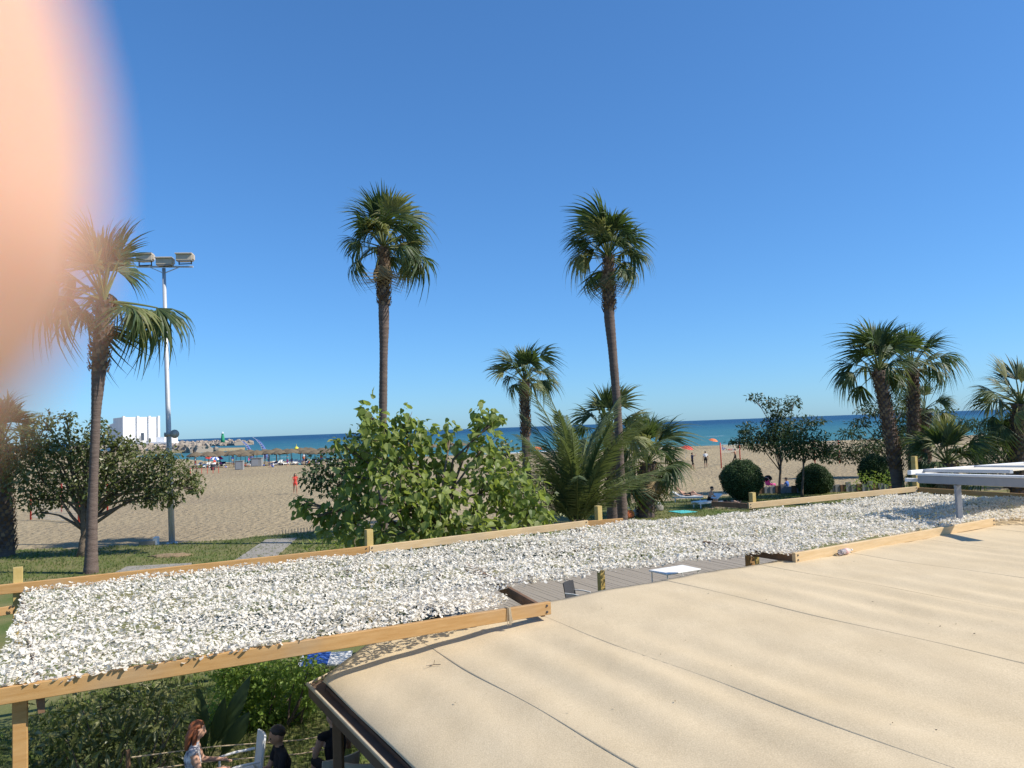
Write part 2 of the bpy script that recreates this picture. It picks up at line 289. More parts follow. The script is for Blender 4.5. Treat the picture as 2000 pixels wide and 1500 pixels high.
def sea_material():
    m = bpy.data.materials.new('sea_water'); m.use_nodes = True; t = m.node_tree; N = t.nodes; L = t.links
    b = N['Principled BSDF']; b.inputs['Roughness'].default_value = 0.42; b.inputs['Specular IOR Level'].default_value = 0.16; b.inputs['IOR'].default_value = 1.33
    tc = N.new('ShaderNodeTexCoord'); sx = N.new('ShaderNodeSeparateXYZ'); L.new(tc.outputs['Object'], sx.inputs[0])
    mr = N.new('ShaderNodeMapRange'); mr.inputs[1].default_value = 150; mr.inputs[2].default_value = 1100; L.new(sx.outputs['Y'], mr.inputs[0])
    n0 = N.new('ShaderNodeTexNoise'); n0.inputs['Scale'].default_value = 0.01; n0.inputs['Detail'].default_value = 5
    mp0 = N.new('ShaderNodeMapping'); mp0.inputs['Scale'].default_value = (0.6, 1, 1); L.new(tc.outputs['Object'], mp0.inputs[0]); L.new(mp0.outputs[0], n0.inputs['Vector'])
    ad = N.new('ShaderNodeMath'); ad.operation = 'MULTIPLY_ADD'; ad.inputs[1].default_value = 0.5; L.new(n0.outputs['Fac'], ad.inputs[0])
    sb = N.new('ShaderNodeMath'); sb.operation = 'SUBTRACT'; sb.inputs[1].default_value = 0.25; L.new(mr.outputs[0], sb.inputs[0]); L.new(sb.outputs[0], ad.inputs[2])
    rp = N.new('ShaderNodeValToRGB'); e = rp.color_ramp.elements
    e[0].position = 0.0; e[0].color = (0.05, 0.165, 0.175, 1); e[1].position = 1.0; e[1].color = (0.012, 0.06, 0.13, 1)
    x = e.new(0.35); x.color = (0.025, 0.115, 0.165, 1); L.new(ad.outputs[0], rp.inputs[0])
    # white horses and the breaking line at the beach
    n1 = N.new('ShaderNodeTexNoise'); n1.inputs['Scale'].default_value = 0.085; n1.inputs['Detail'].default_value = 6; n1.inputs['Roughness'].default_value = 0.6
    mp = N.new('ShaderNodeMapping'); mp.inputs['Scale'].default_value = (0.45, 1.5, 1); L.new(tc.outputs['Object'], mp.inputs[0]); L.new(mp.outputs[0], n1.inputs['Vector'])
    r1 = N.new('ShaderNodeValToRGB'); r1.color_ramp.elements[0].position = 0.665; r1.color_ramp.elements[1].position = 0.70; L.new(n1.outputs['Fac'], r1.inputs[0])
    m2 = N.new('ShaderNodeMapRange'); m2.inputs[1].default_value = 178; m2.inputs[2].default_value = 158; L.new(sx.outputs['Y'], m2.inputs[0])
    n3 = N.new('ShaderNodeTexNoise'); n3.inputs['Scale'].default_value = 0.12; n3.inputs['Detail'].default_value = 6
    mp3 = N.new('ShaderNodeMapping'); mp3.inputs['Scale'].default_value = (0.3, 2.0, 1); L.new(tc.outputs['Object'], mp3.inputs[0]); L.new(mp3.outputs[0], n3.inputs['Vector'])
    s3 = N.new('ShaderNodeMath'); s3.operation = 'MULTIPLY_ADD'; s3.inputs[1].default_value = 0.35; L.new(m2.outputs[0], s3.inputs[0]); L.new(n3.outputs['Fac'], s3.inputs[2])
    r3 = N.new('ShaderNodeValToRGB'); r3.color_ramp.elements[0].position = 0.82; r3.color_ramp.elements[1].position = 0.90; L.new(s3.outputs[0], r3.inputs[0])
    mx = N.new('ShaderNodeMath'); mx.operation = 'MAXIMUM'; L.new(r1.outputs[0], mx.inputs[0]); L.new(r3.outputs[0], mx.inputs[1])
    mc = N.new('ShaderNodeMixRGB'); mc.inputs[2].default_value = (0.75, 0.78, 0.78, 1); L.new(mx.outputs[0], mc.inputs[0]); L.new(rp.outputs[0], mc.inputs[1])
    L.new(mc.outputs[0], b.inputs['Base Color'])
    n4 = N.new('ShaderNodeTexNoise'); n4.inputs['Scale'].default_value = 0.35; n4.inputs['Detail'].default_value = 8; L.new(mp.outputs[0], n4.inputs['Vector'])
    bp = N.new('ShaderNodeBump'); bp.inputs['Strength'].default_value = 0.9; bp.inputs['Distance'].default_value = 1.2; L.new(n4.outputs['Fac'], bp.inputs['Height']); L.new(bp.outputs[0], b.inputs['Normal'])
    return m
M['sea'] = sea_material()

def roof_material():
    m = mat('roof_membrane', (0.565, 0.445, 0.28), 0.9, 0.15, var=(0.625, 0.50, 0.325), scale=1.1, bump=0.0)
    t = m.node_tree; N = t.nodes; L = t.links; b = N['Principled BSDF']; tc = N['Texture Coordinate']
    src = b.inputs['Base Color'].links[0].from_socket
    n = N.new('ShaderNodeTexNoise'); n.inputs['Scale'].default_value = 0.7; n.inputs['Detail'].default_value = 8; n.inputs['Roughness'].default_value = 0.7
    mp = N.new('ShaderNodeMapping'); mp.inputs['Rotation'].default_value = (0, 0, R(-30)); mp.inputs['Scale'].default_value = (2.6, 0.7, 1); L.new(tc.outputs['Object'], mp.inputs[0]); L.new(mp.outputs[0], n.inputs['Vector'])
    r = N.new('ShaderNodeValToRGB'); r.color_ramp.elements[0].position = 0.45; r.color_ramp.elements[1].position = 0.8
    r.color_ramp.elements[1].color = (0.55, 0.55, 0.55, 1); r.color_ramp.elements[0].color = (0, 0, 0, 1); L.new(n.outputs['Fac'], r.inputs[0])
    mx = N.new('ShaderNodeMixRGB'); mx.inputs[2].default_value = (0.44, 0.35, 0.23, 1); L.new(r.outputs[0], mx.inputs[0]); L.new(src, mx.inputs[1])
    # mineral granules
    g = N.new('ShaderNodeTexNoise'); g.inputs['Scale'].default_value = 75; g.inputs['Detail'].default_value = 3; L.new(tc.outputs['Object'], g.inputs['Vector'])
    gr = N.new('ShaderNodeValToRGB'); gr.color_ramp.elements[0].position = 0.3; gr.color_ramp.elements[1].position = 0.7
    gr.color_ramp.elements[0].color = (0.86, 0.855, 0.84, 1); gr.color_ramp.elements[1].color = (1.1, 1.1, 1.1, 1); L.new(g.outputs['Fac'], gr.inputs[0])
    ml = N.new('ShaderNodeMixRGB'); ml.blend_type = 'MULTIPLY'; ml.inputs[0].default_value = 1; L.new(mx.outputs[0], ml.inputs[1]); L.new(gr.outputs[0], ml.inputs[2])
    L.new(ml.outputs[0], b.inputs['Base Color'])
    bp = N.new('ShaderNodeBump'); bp.inputs['Strength'].default_value = 0.35; bp.inputs['Distance'].default_value = 0.006; L.new(g.outputs['Fac'], bp.inputs['Height']); L.new(bp.outputs[0], b.inputs['Normal'])
    return m
M['roof'] = roof_material()

# ------------------------------------------------------------------ the setting: sand, sea, lawn
def sheet(name, xs, ys, zf, m, smooth=True):
    X, Y = np.meshgrid(xs, ys); Z = zf(X, Y); V = np.stack([X, Y, Z], -1).reshape(-1, 3); nx = len(xs)
    i, j = np.meshgrid(np.arange(nx - 1), np.arange(len(ys) - 1)); a = (j * nx + i).ravel()
    return link(name, np_mesh(name, V, np.stack([a, a + 1, a + nx + 1, a + nx], 1), m, smooth))
def ground_z(X, Y):
    sh = np.interp(X, [-2000, -200, -120, -60, 0, 60, 200, 2000], [520, 400, 250, 162, 156, 160, 175, 400])
    d = Y - sh
    return np.interp(d, [-30, -8, 0, 25, 400], [0, -0.12, -0.42, -1.4, -8]) + 0.06 * np.sin(X * .31 + Y * .17) * np.sin(Y * .43 - X * .11) * (Y > 42)
sand = sheet('beach_sand', np.concatenate([np.linspace(-2000, -160, 24), np.linspace(-140, 150, 150), np.linspace(170, 2000, 20)]),
             np.concatenate([np.linspace(-60, 36, 10), np.linspace(40, 190, 120), np.linspace(200, 900, 20)]), ground_z, M['sand'])
tag(sand, kind='structure')
sea = sheet('sea', np.array([-14000, -3000, -500, 0, 500, 3000, 14000.]), np.array([120, 400, 1200, 4000, 14000.]), lambda X, Y: X * 0 - 0.4, M['sea'], False)
tag(sea, kind='structure')

lawn_edge = [(-60, 36), (-25, 36.3), (-20, 36.1), (-16.5, 36.4), (-13, 37.6), (-10.2, 39.4), (-6, 40.5), (0, 42), (4.5, 45), (8, 47.3), (12, 48.6), (17, 50.2), (30, 53), (70, 60)]
lx = np.linspace(-60, 70, 260); ly = np.interp(lx, [p[0] for p in lawn_edge], [p[1] for p in lawn_edge]) + 0.22 * np.sin(lx * 1.9) + 0.15 * np.sin(lx * 4.3 + 1)
mb = MB(); rows = 14
LV = []; 
for k in range(rows):
    f = min(1, k / (rows - 2)) + (.003 if k == rows - 1 else 0); LV += [(x, -20 * (1 - f) + y * f, 0.05 if k < rows - 1 else -.05) for x, y in zip(lx, ly)]
LF = [(k * 260 + i, k * 260 + i + 1, (k + 1) * 260 + i + 1, (k + 1) * 260 + i) for k in range(rows - 1) for i in range(259)]
tag(mb.add(LV, LF).build('lawn', M['lawn'], smooth=True), kind='structure')
def lawn_y(x): return np.interp(x, lx, ly)
# grass blades where the lawn can be seen
P = []
for (x0, x1, y0, y1, n) in ((-27, -6, 26, 39.5, 15000), (3, 22, 38, 50.5, 9000), (-9, -0.5, 9, 17, 11000)):
    q = np.stack([rng.uniform(x0, x1, n), rng.uniform(y0, y1, n), np.full(n, .045)], 1); P.append(q[q[:, 1] < lawn_y(q[:, 0]) - .05])
P = np.concatenate(P)
bl = [(-.012, 0, 0), (.012, 0, 0), (.03, .01, .6), (.016, .012, .62), (.10, .03, 1.0), (.10, .03, 1.0)]
bV = np.array([(-.10, -.06, 0), (.10, .06, 0), (.16, .1, .75), (-.16, .05, .7)]); 
az = rng.uniform(0, 6.28, len(P)); c, s_ = np.cos(az), np.sin(az); z0 = np.zeros_like(c)
Rm = np.stack([np.stack([c, -s_, z0], 1), np.stack([s_, c, z0], 1), np.stack([z0, z0, z0 + 1], 1)], 1)
tri = np.array([(-.18, 0, 0), (.05, 0.02, 0), (-.35, .12, 1), (0, 0, 0), (.2, .05, 0), (.3, -.15, .85), (-.1, -.1, 0), (.1, -.14, 0), (.05, -.4, .95)])
V, F = scatter(tri, [(0, 1, 2), (3, 4, 5), (6, 7, 8)], P, Rm, rng.uniform(.06, .12, (len(P), 1)))
tag(link('grass', np_mesh('grass', V, F, M['blade'])), 'short green lawn grass behind and below the pergola', 'grass', kind='stuff')

def ground_poly(name, pts, z0, z1, m):
    pl = [onz(x, y, z1)[:2] for x, y in pts]
    a = sum(pl[i][0] * pl[(i + 1) % len(pl)][1] - pl[(i + 1) % len(pl)][0] * pl[i][1] for i in range(len(pl)))
    if a < 0: pl = pl[::-1]
    return tag(MB().prism(pl, z0, z1).build(name, m), kind='structure')
ground_poly('path', [(430, 1118), (455, 1096), (520, 1053), (580, 1050), (535, 1090), (520, 1110)], -.02, .09, M['concrete'])
ground_poly('paved_slab', [(200, 1130), (248, 1106), (375, 1099), (352, 1125)], -.02, .10, M['concrete'])
c0 = onz(335, 1086, .05)
mb = MB(); mb.ball(c0, (0.85, 0.42, 0.10), 20, 8, f=lambda d: 1 + .2 * math.sin(d[0] * 5 + d[1] * 9) + .1 * math.sin(d[0] * 17 + d[2] * 9))
tag(mb.build('bare_soil_patch', M['soil'], smooth=True), kind='structure')

# ------------------------------------------------------------------ beach bar roof (near, right)
e_ = nrm([0.865, 0.502, 0])[:2]; n_ = np.array([-e_[1], e_[0]])     # along the pergola, towards the sea
RC = onz(632, 1326, 2.10)[:2]                                       # the corner of the roof
def uv(p): q = np.asarray(p)[:2] - RC; return np.array([q @ e_, q @ n_])
def xy(u, v): return RC[0] + u * e_[0] + v * n_[0], RC[1] + u * e_[1] + v * n_[1]
def roof_z(u, v):
    z = 2.10 + 0.43 * (1 - np.exp(-(np.maximum(u, 0) / 1.9) ** 1.15))
    fold = np.interp(v, [-6, -1.2, -0.4, 2], [0, 0, 0.012, 0.012])
    rip = 0.017 * np.sin(u * 10.5 + 0.6 * np.sin(v * 1.1) + .3 * np.sin(u * 2.3)) * np.exp(-((v + 3.2) / 2.8) ** 2) * (.6 + .4 * np.sin(u * 1.3 + v * .5)) + 0.008 * np.sin(u * 3.1 + 1 + v * .4)
    lip = -0.05 * np.exp(-np.maximum(u, 0) / 0.10)
    return z + fold + rip + lip + 0.006 * np.sin(v * 2.1 + u * .8)
far_pts = [uv(onz(x, y, z)) for x, y, z in ((640, 1318, 2.10), (728, 1258, 2.20), (1000, 1180, 2.47), (1100, 1166, 2.50), (1200, 1146, 2.52), (1400, 1113, 2.53), (1540, 1092, 2.53), (1700, 1056, 2.53), (2000, 999, 2.53))]
far_pts.append(np.array([far_pts[-1][0] + 6, far_pts[-1][1] + .1]))
fu = np.array([p[0] for p in far_pts]); fv = np.array([p[1] for p in far_pts]); fu[0] = 0.0; fv[0] = 0.05
bar = empty('beach_bar', (*xy(5, -3), 0), 0)
tag(bar, 'low beach bar with a big flat beige membrane roof beside the pergola', 'building')
seams = [0.0, uv(onz(870, 1256, 2.47))[0], uv(onz(1067, 1197, 2.52))[0], uv(onz(1640, 1210, 2.53))[0]]
seams += [seams[-1] + 2.0, seams[-1] + 4.0, seams[-1] + 6.2, seams[-1] + 8.4, seams[-1] + 10.6, seams[-1] + 12.8]
print('roof seams', [round(float(s), 2) for s in seams], 'far', [(round(float(a), 2), round(float(b), 2)) for a, b in far_pts])
for k in range(len(seams) - 1):
    u0, u1 = seams[k], seams[k + 1] + 0.07          # each roll laps under the next one
    us = np.unique(np.concatenate([u0 + np.array([0, .02, .05, .1, .2]), np.arange(u0 + .3, u1, .09), [u1]])); nv = 70
    V = np.zeros((nv, len(us), 3)); wob = 0.012 * np.sin(np.linspace(0, 9, nv) * 3 + k)
    for j in range(nv):
        t = j / (nv - 1)
        uu = us.copy(); uu[0] += wob[j] * (k > 0); uu[-1] += wob[(j * 7) % nv] * .5
        vf = np.interp(uu, fu, fv); v = -11 + (vf + 11) * t
        V[j, :, 0] = RC[0] + uu * e_[0] + v * n_[0]; V[j, :, 1] = RC[1] + uu * e_[1] + v * n_[1]
        lap = np.interp(uu - u0, [0, .05, u1 - u0 - .12, u1 - u0], [0.0012, 0.0010, 0.0, 0.0])
        V[j, :, 2] = roof_z(uu, v) + lap - (0.012 if j == nv - 1 else 0)
    nu = len(us); i, j = np.meshgrid(np.arange(nu - 1), np.arange(nv - 1)); a = (j * nu + i).ravel()
    o = child('membrane_sheet', np_mesh('membrane_sheet', V.reshape(-1, 3), np.stack([a, a + 1, a + nu + 1, a + nu], 1), M['roof'], True), bar)
    md = o.modifiers.new('thick', 'SOLIDIFY'); md.thickness = 0.0012; md.offset = -1
pl = [xy(u, v - .03) for u, v in zip(fu[::-1], fv[::-1])] + [xy(0.0, -11), xy(fu[-1], -11)]
pl = [xy(0.02, -11), xy(fu[-1], -11)] + [xy(u, v - .04) for u, v in zip(fu[::-1], fv[::-1])]
pl[-1] = xy(0.02, 0.0)
child('roof_slab', MB().prism(pl, 1.80, 2.015).mesh('roof_slab', M['brownwall']), bar)
# lower ledge and its batten round the left edge
g0 = uv(onz(600, 1335, 2.0)); g1 = uv(onz(765, 1496, 2.0)); gu = float((g0[0] + g1[0]) / 2)
pl = [xy(gu, -11), xy(0.015, -11), xy(0.015, 0.02), xy(fu[1] - .02, fv[1] - .05), xy(fu[1] - .18, fv[1] + .08), xy(gu, .28)]
child('gutter_ledge', MB().prism(pl, 1.84, 1.97).mesh('gutter_ledge', M['brownwall']), bar)  # dark brown puts the roof edge's shadow into the ledge's colour
mb = MB(); q0 = xy(gu - .01, -11); q1 = xy(gu - .01, .27)
mb.bar((*q0, 1.992), (*q1, 1.992), .035, .04, bev=.008); child('edge_batten', mb.mesh('edge_batten', M['trim']), bar)
mb = MB(); q2 = xy(fu[1] - .19, fv[1] + .085); mb.bar((*q1, 1.988), (*q2, 2.02), .02, .03, bev=.006); child('edge_batten', mb.mesh('edge_batten', M['trim']), bar)
mb = MB()
for a, b in (((1.6, -11), (1.6, -1.2)), ((1.6, -1.2), (14, -1.2))):
    p, q = xy(*a), xy(*b); mb.bar((*p, .9), (*q, .9), .12, 1.8)
child('wall', mb.mesh('wall', M['brownwall']), bar)
for u, v in ((0.1, -0.2), (0.1, -3.4), (3.8, .3), (8, .3), (12, .3)):
    p = xy(u, v); mb = MB(); mb.bar((*p, 0), (*p, 1.85), .11, .11, up=(0, 1, 0), bev=.01); child('post', mb.mesh('post', M['darktimber']), bar)
# litter on the roof
nl = 90; u = rng.uniform(.2, 9, nl); v = rng.uniform(-7, .1, nl); pp = np.array([(*xy(a, b), float(roof_z(a, b)) + .016) for a, b in zip(u, v)])
V, F = scatter([(-1, -.4, 0), (1, -.5, .1), (1.2, .5, .5), (-.8, .5, .2)], [(0, 1, 2, 3)], pp, frames(rdir(nl) * [1, 1, .1], np.tile([0, 0, 1.], (nl, 1)) + .3 * rdir(nl)), rng.uniform(.003, .011, (nl, 1)))
tag(link('roof_litter', np_mesh('roof_litter', V, F, M['litter'])), 'bits of dry leaf and grit on the beige roof', 'litter', kind='stuff')
tw = onz(838, 1282, 2.38); mb = MB(); tw[2] = float(roof_z(*uv(tw))) + .015
mb.tube([tw, tw + [.05, .02, .01], tw + [.13, .0, .015]], .004, 5); mb.tube([tw + [.05, .02, .01], tw + [.06, .03, .06]], .003, 5); mb.tube([tw + [.04, .02, .01], tw + [-.03, -.05, .02]], .003, 5)
tag(mb.build('twig', M['litter']), 'small forked dry twig lying on the beige roof', 'twig')

# ------------------------------------------------------------------ pergola
perg = empty('pergola', (*onz(20, 1380, 2.6)[:2], 0)); tag(perg, 'timber pergola of pale beams and square posts that carries the white netting', 'pergola')
def beam(a, b, wd=.07, ht=.16, m='timber', name='beam', up=(0, 0, 1)):
    mb = MB(); mb.bar(a, b, wd, ht, bev=.006, up=up); return child(name, mb.mesh(name, M[m]), perg)
def zc(p, z): return np.array([p[0], p[1], z])
ZB = 2.615
nA = zc(onz(-130, 1362, 2.70), ZB); nB = zc(onz(1073, 1174, 2.70), ZB); nC = zc(onz(1550, 1080, 2.70), ZB + .005); nD = zc(onz(1940, 1012, 2.70), ZB + .005)
beam(nA, nB); beam(nC, nD, m='timberpale')
fA = zc(onz(-140, 1154, 2.72), ZB); fB = zc(onz(720, 1064, 2.72), ZB); fC = zc(onz(1147, 1014, 2.72), ZB); fD = zc(onz(1461, 981, 2.72), ZB + .01); fE = zc(onz(1790, 949, 2.72), ZB + .01)
beam(fA, fB); beam(fB + nrm(fC - fB) * .01, fC, m='timberpale'); beam(fD, fE, m='timberpale')
def joist(a, b, z=2.50, m='darktimber', ht=.14): return beam(zc(a, z), zc(b, z), .06, ht, m)  # the default dark timber carries the joists' shade in its colour
lj = onz(30, 1165, 2.5); joist(nA + (nB - nA) * .13 + np.array([*n_, 0]) * .06, onz(38, 1140, 2.5), 2.44)
beam(zc(onz(-140, 1208, 2.5), 2.42), zc(onz(28, 1180, 2.5), 2.42), .05, .13)
jb = onz(1060, 1192, 2.55); joist(jb + [0, -.1, 0], fC * 0 + onz(985, 1148, 2.5) + [-.7, 1.6, 0], 2.56)
joist(nC + [.04, .03, 0], nC + [-.9 * 1.2, 1.5 * 1.2, 0], 2.60)
joist(fD + [-.02, .02, 0], fD + [-.75, .9, 0], 2.62)
joist(fC + [0, 0.06, 0], fC + [.9, .35, 0], 2.60, 'timber')
joist(fE + [0.05, 0, 0], fE + [2.2, -4.2, 0], 2.60, 'timber')
for px, top, Y in ((35, 1108, None), (720, 1034, None), (1168, 988, None), (1469, 962, None), (1785, 891, None)):
    base = {35: fA + (fB - fA) * .165, 720: fB, 1168: fC + nrm(fC - fB) * .25, 1469: fD + (fE - fD) * .05, 1785: fE}[px]
    p = np.array([base[0], base[1]]); q = ony(px, top, p[1] + .09); mb = MB()
    mb.bar((q[0], q[1], 0), (q[0], q[1], q[2]), .14, .14, up=nrm([n_[0], n_[1], 0]), bev=.008); child('post', mb.mesh('post', M['post']), perg)
for q in (onz(24, 1395, 2.5), onz(1500, 1088, 2.5), onz(1900, 1018, 2.5)):
    mb = MB(); mb.bar((q[0] - .2, q[1] + .42, 0), (q[0] - .2, q[1] + .42, 2.5), .13, .13, up=nrm([n_[0], n_[1], 0]), bev=.008); child('post', mb.mesh('post', M['timber']), perg)  # darker timber than the far posts, the net's shade put into the colour
bolt = MB(); bolt.tube([(0, 0, 0), (0, 0, .012)], [.016, .014], 8); bolt = bolt.mesh('bolt', M['dark'])
for (a_, b_) in ((nA, nB), (nC, nD), (fA, fB), (fB, fC), (fD, fE)):
    dd = nrm(b_ - a_); ff = np.array([dd[1], -dd[0], 0]); Lb = np.linalg.norm(b_ - a_)
    for f in (.06, Lb - .06):
        for dz in (-.04, .04):
            p = a_ + dd * f + ff * .034 + [0, 0, dz]; o = link('bolt', bolt, perg); mm = Matrix((Vector(dd), Vector(np.cross(ff, dd)), Vector(ff))).transposed().to_4x4(); mm.translation = Vector(p); o.matrix_basis = perg.matrix_basis.inverted() @ mm
# cord tied round the beam
kp = nB + nrm(nA - nB) * .62; mb = MB(); front = -np.array([*n_, 0])
for k in range(7):
    o = rng.uniform(-.03, .03); a = nrm(nB - nA)
    mb.tube([kp + a * o - front * .045 + [0, 0, .09], kp + a * o + front * .045 + [0, 0, .092], kp + a * (o * 1.4) + front * .05 + [0, 0, -.02], kp + a * (o * 2) + front * .055 + [0, 0, -.08 - .05 * rng.random()]], .005, 5)
child('lashing', mb.mesh('lashing', M['rope']), perg)

# netting: flaps of white cloth on a cord mesh
net_px = [(46, 1152), (300, 1122), (720, 1080), (1150, 1030), (1200, 1018), (1300, 1012), (1462, 997), (1620, 981), (1790, 962), (2090, 980),
          (2090, 1016), (1940, 1020), (1720, 1052), (1545, 1088), (1480, 1090), (1390, 1098), (1262, 1110), (1160, 1125), (1070, 1140), (970, 1152), (955, 1162), (990, 1176), (985, 1190), (600, 1264), (300, 1314), (-30, 1366)]
net_poly = np.array([onz(x, y, 2.62)[:2] for x, y in net_px])
def inside(P, poly):
    x, y = P[:, 0], P[:, 1]; ins = np.zeros(len(P), bool); j = len(poly) - 1
    for i in range(len(poly)):
        xi, yi = poly[i]; xj, yj = poly[j]
        ins ^= ((yi > y) != (yj > y)) & (x < (xj - xi) * (y - yi) / (yj - yi + 1e-12) + xi); j = i
    return ins
def net_uv(P): q = P[:, :2] - nA[:2]; return q @ e_, q @ n_
def net_z(P):
    u, v = net_uv(P); t = np.clip(v / 6.2, 0, 1)
    return 2.70 - .09 * t - .05 * np.sin(np.pi * t) + .028 * np.sin(u * 1.7 + v * .9) * np.sin(np.pi * t) + .02 * np.sin(u * 4.1 - v * 2.3) + .015 * np.sin(v * 5.1 + u)
net = empty('camouflage_net', (*net_poly.mean(0), 2.6)); tag(net, 'white camouflage shade netting of cut cloth flaps stretched over the pergola', 'netting')
bb0, bb1 = net_poly.min(0), net_poly.max(0)
n = int(np.prod(bb1 - bb0) * 760); Q = np.stack([rng.uniform(bb0[0], bb1[0], n), rng.uniform(bb0[1], bb1[1], n)], 1); Q = Q[inside(Q, net_poly)]
# thin places
th = np.sin(Q[:, 0] * 2.3 + Q[:, 1] * 1.1) * np.sin(Q[:, 1] * 2.9 - Q[:, 0] * .7); Q = Q[rng.random(len(Q)) < .86 + .14 * th]
Q = np.concatenate([Q, net_z(Q)[:, None] + rng.normal(0, .02, (len(Q), 1))], 1)
def flap_template(k):
    r2 = np.random.default_rng(k); V = []; xs = (-1, -.35, .35, 1.0); hw = (.35, .62, .58, .18)
    for i, x in enumerate(xs):
        cz = .28 * (x * x) * r2.choice([-1, 1]) + r2.normal(0, .1)
        V += [(x + r2.normal(0, .1), -hw[i] + r2.normal(0, .12), cz - .15 + r2.normal(0, .12)), (x, hw[i] + r2.normal(0, .12), cz + .12 + r2.normal(0, .12))]
    return np.array(V), [(0, 2, 3, 1), (2, 4, 5, 3), (4, 6, 7, 5)]
order = np.argsort(np.linalg.norm(Q - CAM, axis=1)); near = order[:300]; rest = order[300:]
def flap_rot(n): return frames(rdir(n) * [1, 1, .45], np.tile([0, 0, 1.0], (n, 1)) + .26 * rdir(n))
VV, FF, off = [], [], 0
for k in range(8):
    ids = rest[k::8]; tV, tF = flap_template(k); V, F = scatter(tV, tF, Q[ids], flap_rot(len(ids)), rng.uniform(.016, .037, (len(ids), 1)))
    VV.append(V); FF.append(F + off); off += len(V)
o = child('cloth_flaps', np_mesh('cloth_flaps', np.concatenate(VV), np.concatenate(FF), M['net'], False), net); o['kind'] = 'stuff'
dk = rng.choice(rest, 420, replace=False); tV, tF = flap_template(3)
V, F = scatter(tV, tF, Q[dk] + [0, 0, .015], flap_rot(len(dk)), rng.uniform(.022, .042, (len(dk), 1)))
o = child('dark_flaps', np_mesh('dark_flaps', V, F, M['netgreen']), net); o['kind'] = 'stuff'
fm = [MB().add(*flap_template(k)).mesh('net_flap', M['net']) for k in range(6)]
ninv = net.matrix_basis.inverted(); Rr = flap_rot(300)
for i, q in enumerate(near):
    o = link('net_flap', fm[i % 6], net); mm = Matrix(Rr[i].tolist()).to_4x4(); mm.translation = Vector(Q[q]); sc = float(rng.uniform(.022, .042))
    o.matrix_basis = ninv @ mm @ Matrix.Scale(sc, 4)
mb = MB(); Lr = 24
for v in np.arange(.05, 7.2, .16):
    us = np.arange(0, Lr, .2); pt = np.array([(nA[0] + a * e_[0] + v * n_[0], nA[1] + a * e_[1] + v * n_[1]) for a in us]); ok = inside(pt, net_poly); zz = net_z(pt) - .02
    for i in range(len(us) - 1):
        if ok[i] and ok[i + 1]:
            a, b = np.array([*pt[i], zz[i]]), np.array([*pt[i + 1], zz[i + 1]]); s2 = np.array([*n_, 0]) * .006; mb.add([a - s2, b - s2, b + s2, a + s2], [(0, 1, 2, 3)])
for a in np.arange(.05, Lr, .16):
    vs = np.arange(0, 7.2, .24); pt = np.array([(nA[0] + a * e_[0] + v * n_[0], nA[1] + a * e_[1] + v * n_[1]) for v in vs]); ok = inside(pt, net_poly); zz = net_z(pt) - .022
    for i in range(len(vs) - 1):
        if ok[i] and ok[i + 1]:
            p, q = np.array([*pt[i], zz[i]]), np.array([*pt[i + 1], zz[i + 1]]); s2 = np.array([*e_, 0]) * .006; mb.add([p - s2, p + s2, q + s2, q - s2], [(0, 1, 2, 3)])
child('cord_mesh', mb.mesh('cord_mesh', M['cord']), net)

# metal awning frame over the right end
aw = empty('awning_frame', (9.6, 16.3, 2.6)); tag(aw, 'grey and white metal awning frame with cream roof sheet above the netting', 'awning')
A0 = ony(1797, 936, 17.5); A1 = ony(2000, 943, 14.5); A1 = A0 + (A1 - A0) * 1.12; B0 = ony(1776, 923, 17.7); B1 = ony(2000, 906, 20.7); B1 = B0 + (B1 - B0) * 1.05
def aw_bar(name, a, b, wd, ht, m): mb = MB(); mb.bar(a, b, wd, ht, bev=.006); return child(name, mb.mesh(name, M[m]), aw)
aw_bar('front_rail', A0, A1, .12, .17, 'alug'); aw_bar('front_rail', A0 + [.02, .05, .11], A1 + [.02, .05, .11], .20, .045, 'white')
aw_bar('back_rail', B0, B1, .09, .10, 'white'); aw_bar('end_rail', B0 + [-.12, -.05, -.16], A0 + [.1, .1, -.03], .10, .08, 'white')
D = A1 - A0; E = B1 - B0
for k in (.10, .5, .95):
    a = B0 + E * k + [0, 0, .02]; b = a + D * .8 + [0, 0, 0.01]; aw_bar('cross_rail', a + D * .01, b, .07, .07, 'alu')
q0, q1, q2, q3 = B0 + E * .14 + D * .06, B0 + E * 1.0 + D * .06, B0 + E * 1.0 + D * .6, B0 + E * .14 + D * .6
mb = MB(); up = np.array([0, 0, .05]); V = [q0, q1, q2, q3]; mb.add([p - up * .2 for p in V] + [p + up * .4 for p in V], [(3, 2, 1, 0), (4, 5, 6, 7), (0, 1, 5, 4), (1, 2, 6, 5), (2, 3, 7, 6), (3, 0, 4, 7)])
child('roof_sheet', mb.mesh('roof_sheet', M['canvas']), aw)
pt = ony(1861, 1018, 16.3); k = (pt[1] - A0[1]) / (A1[1] - A0[1]); tp = A0 + (A1 - A0) * k
mb = MB(); mb.bar((tp[0], tp[1], 2.55), (tp[0], tp[1], tp[2] - .10), .11, .09, up=(0, 1, 0), bev=.006); child('support_post', mb.mesh('support_post', M['alug']), aw)
p = B1 * .98 + B0 * .02; mb = MB(); mb.bar((p[0], p[1], 0), (p[0], p[1], p[2]), .1, .1, up=(0, 1, 0), bev=.006); child('support_post', mb.mesh('support_post', M['alu']), aw)

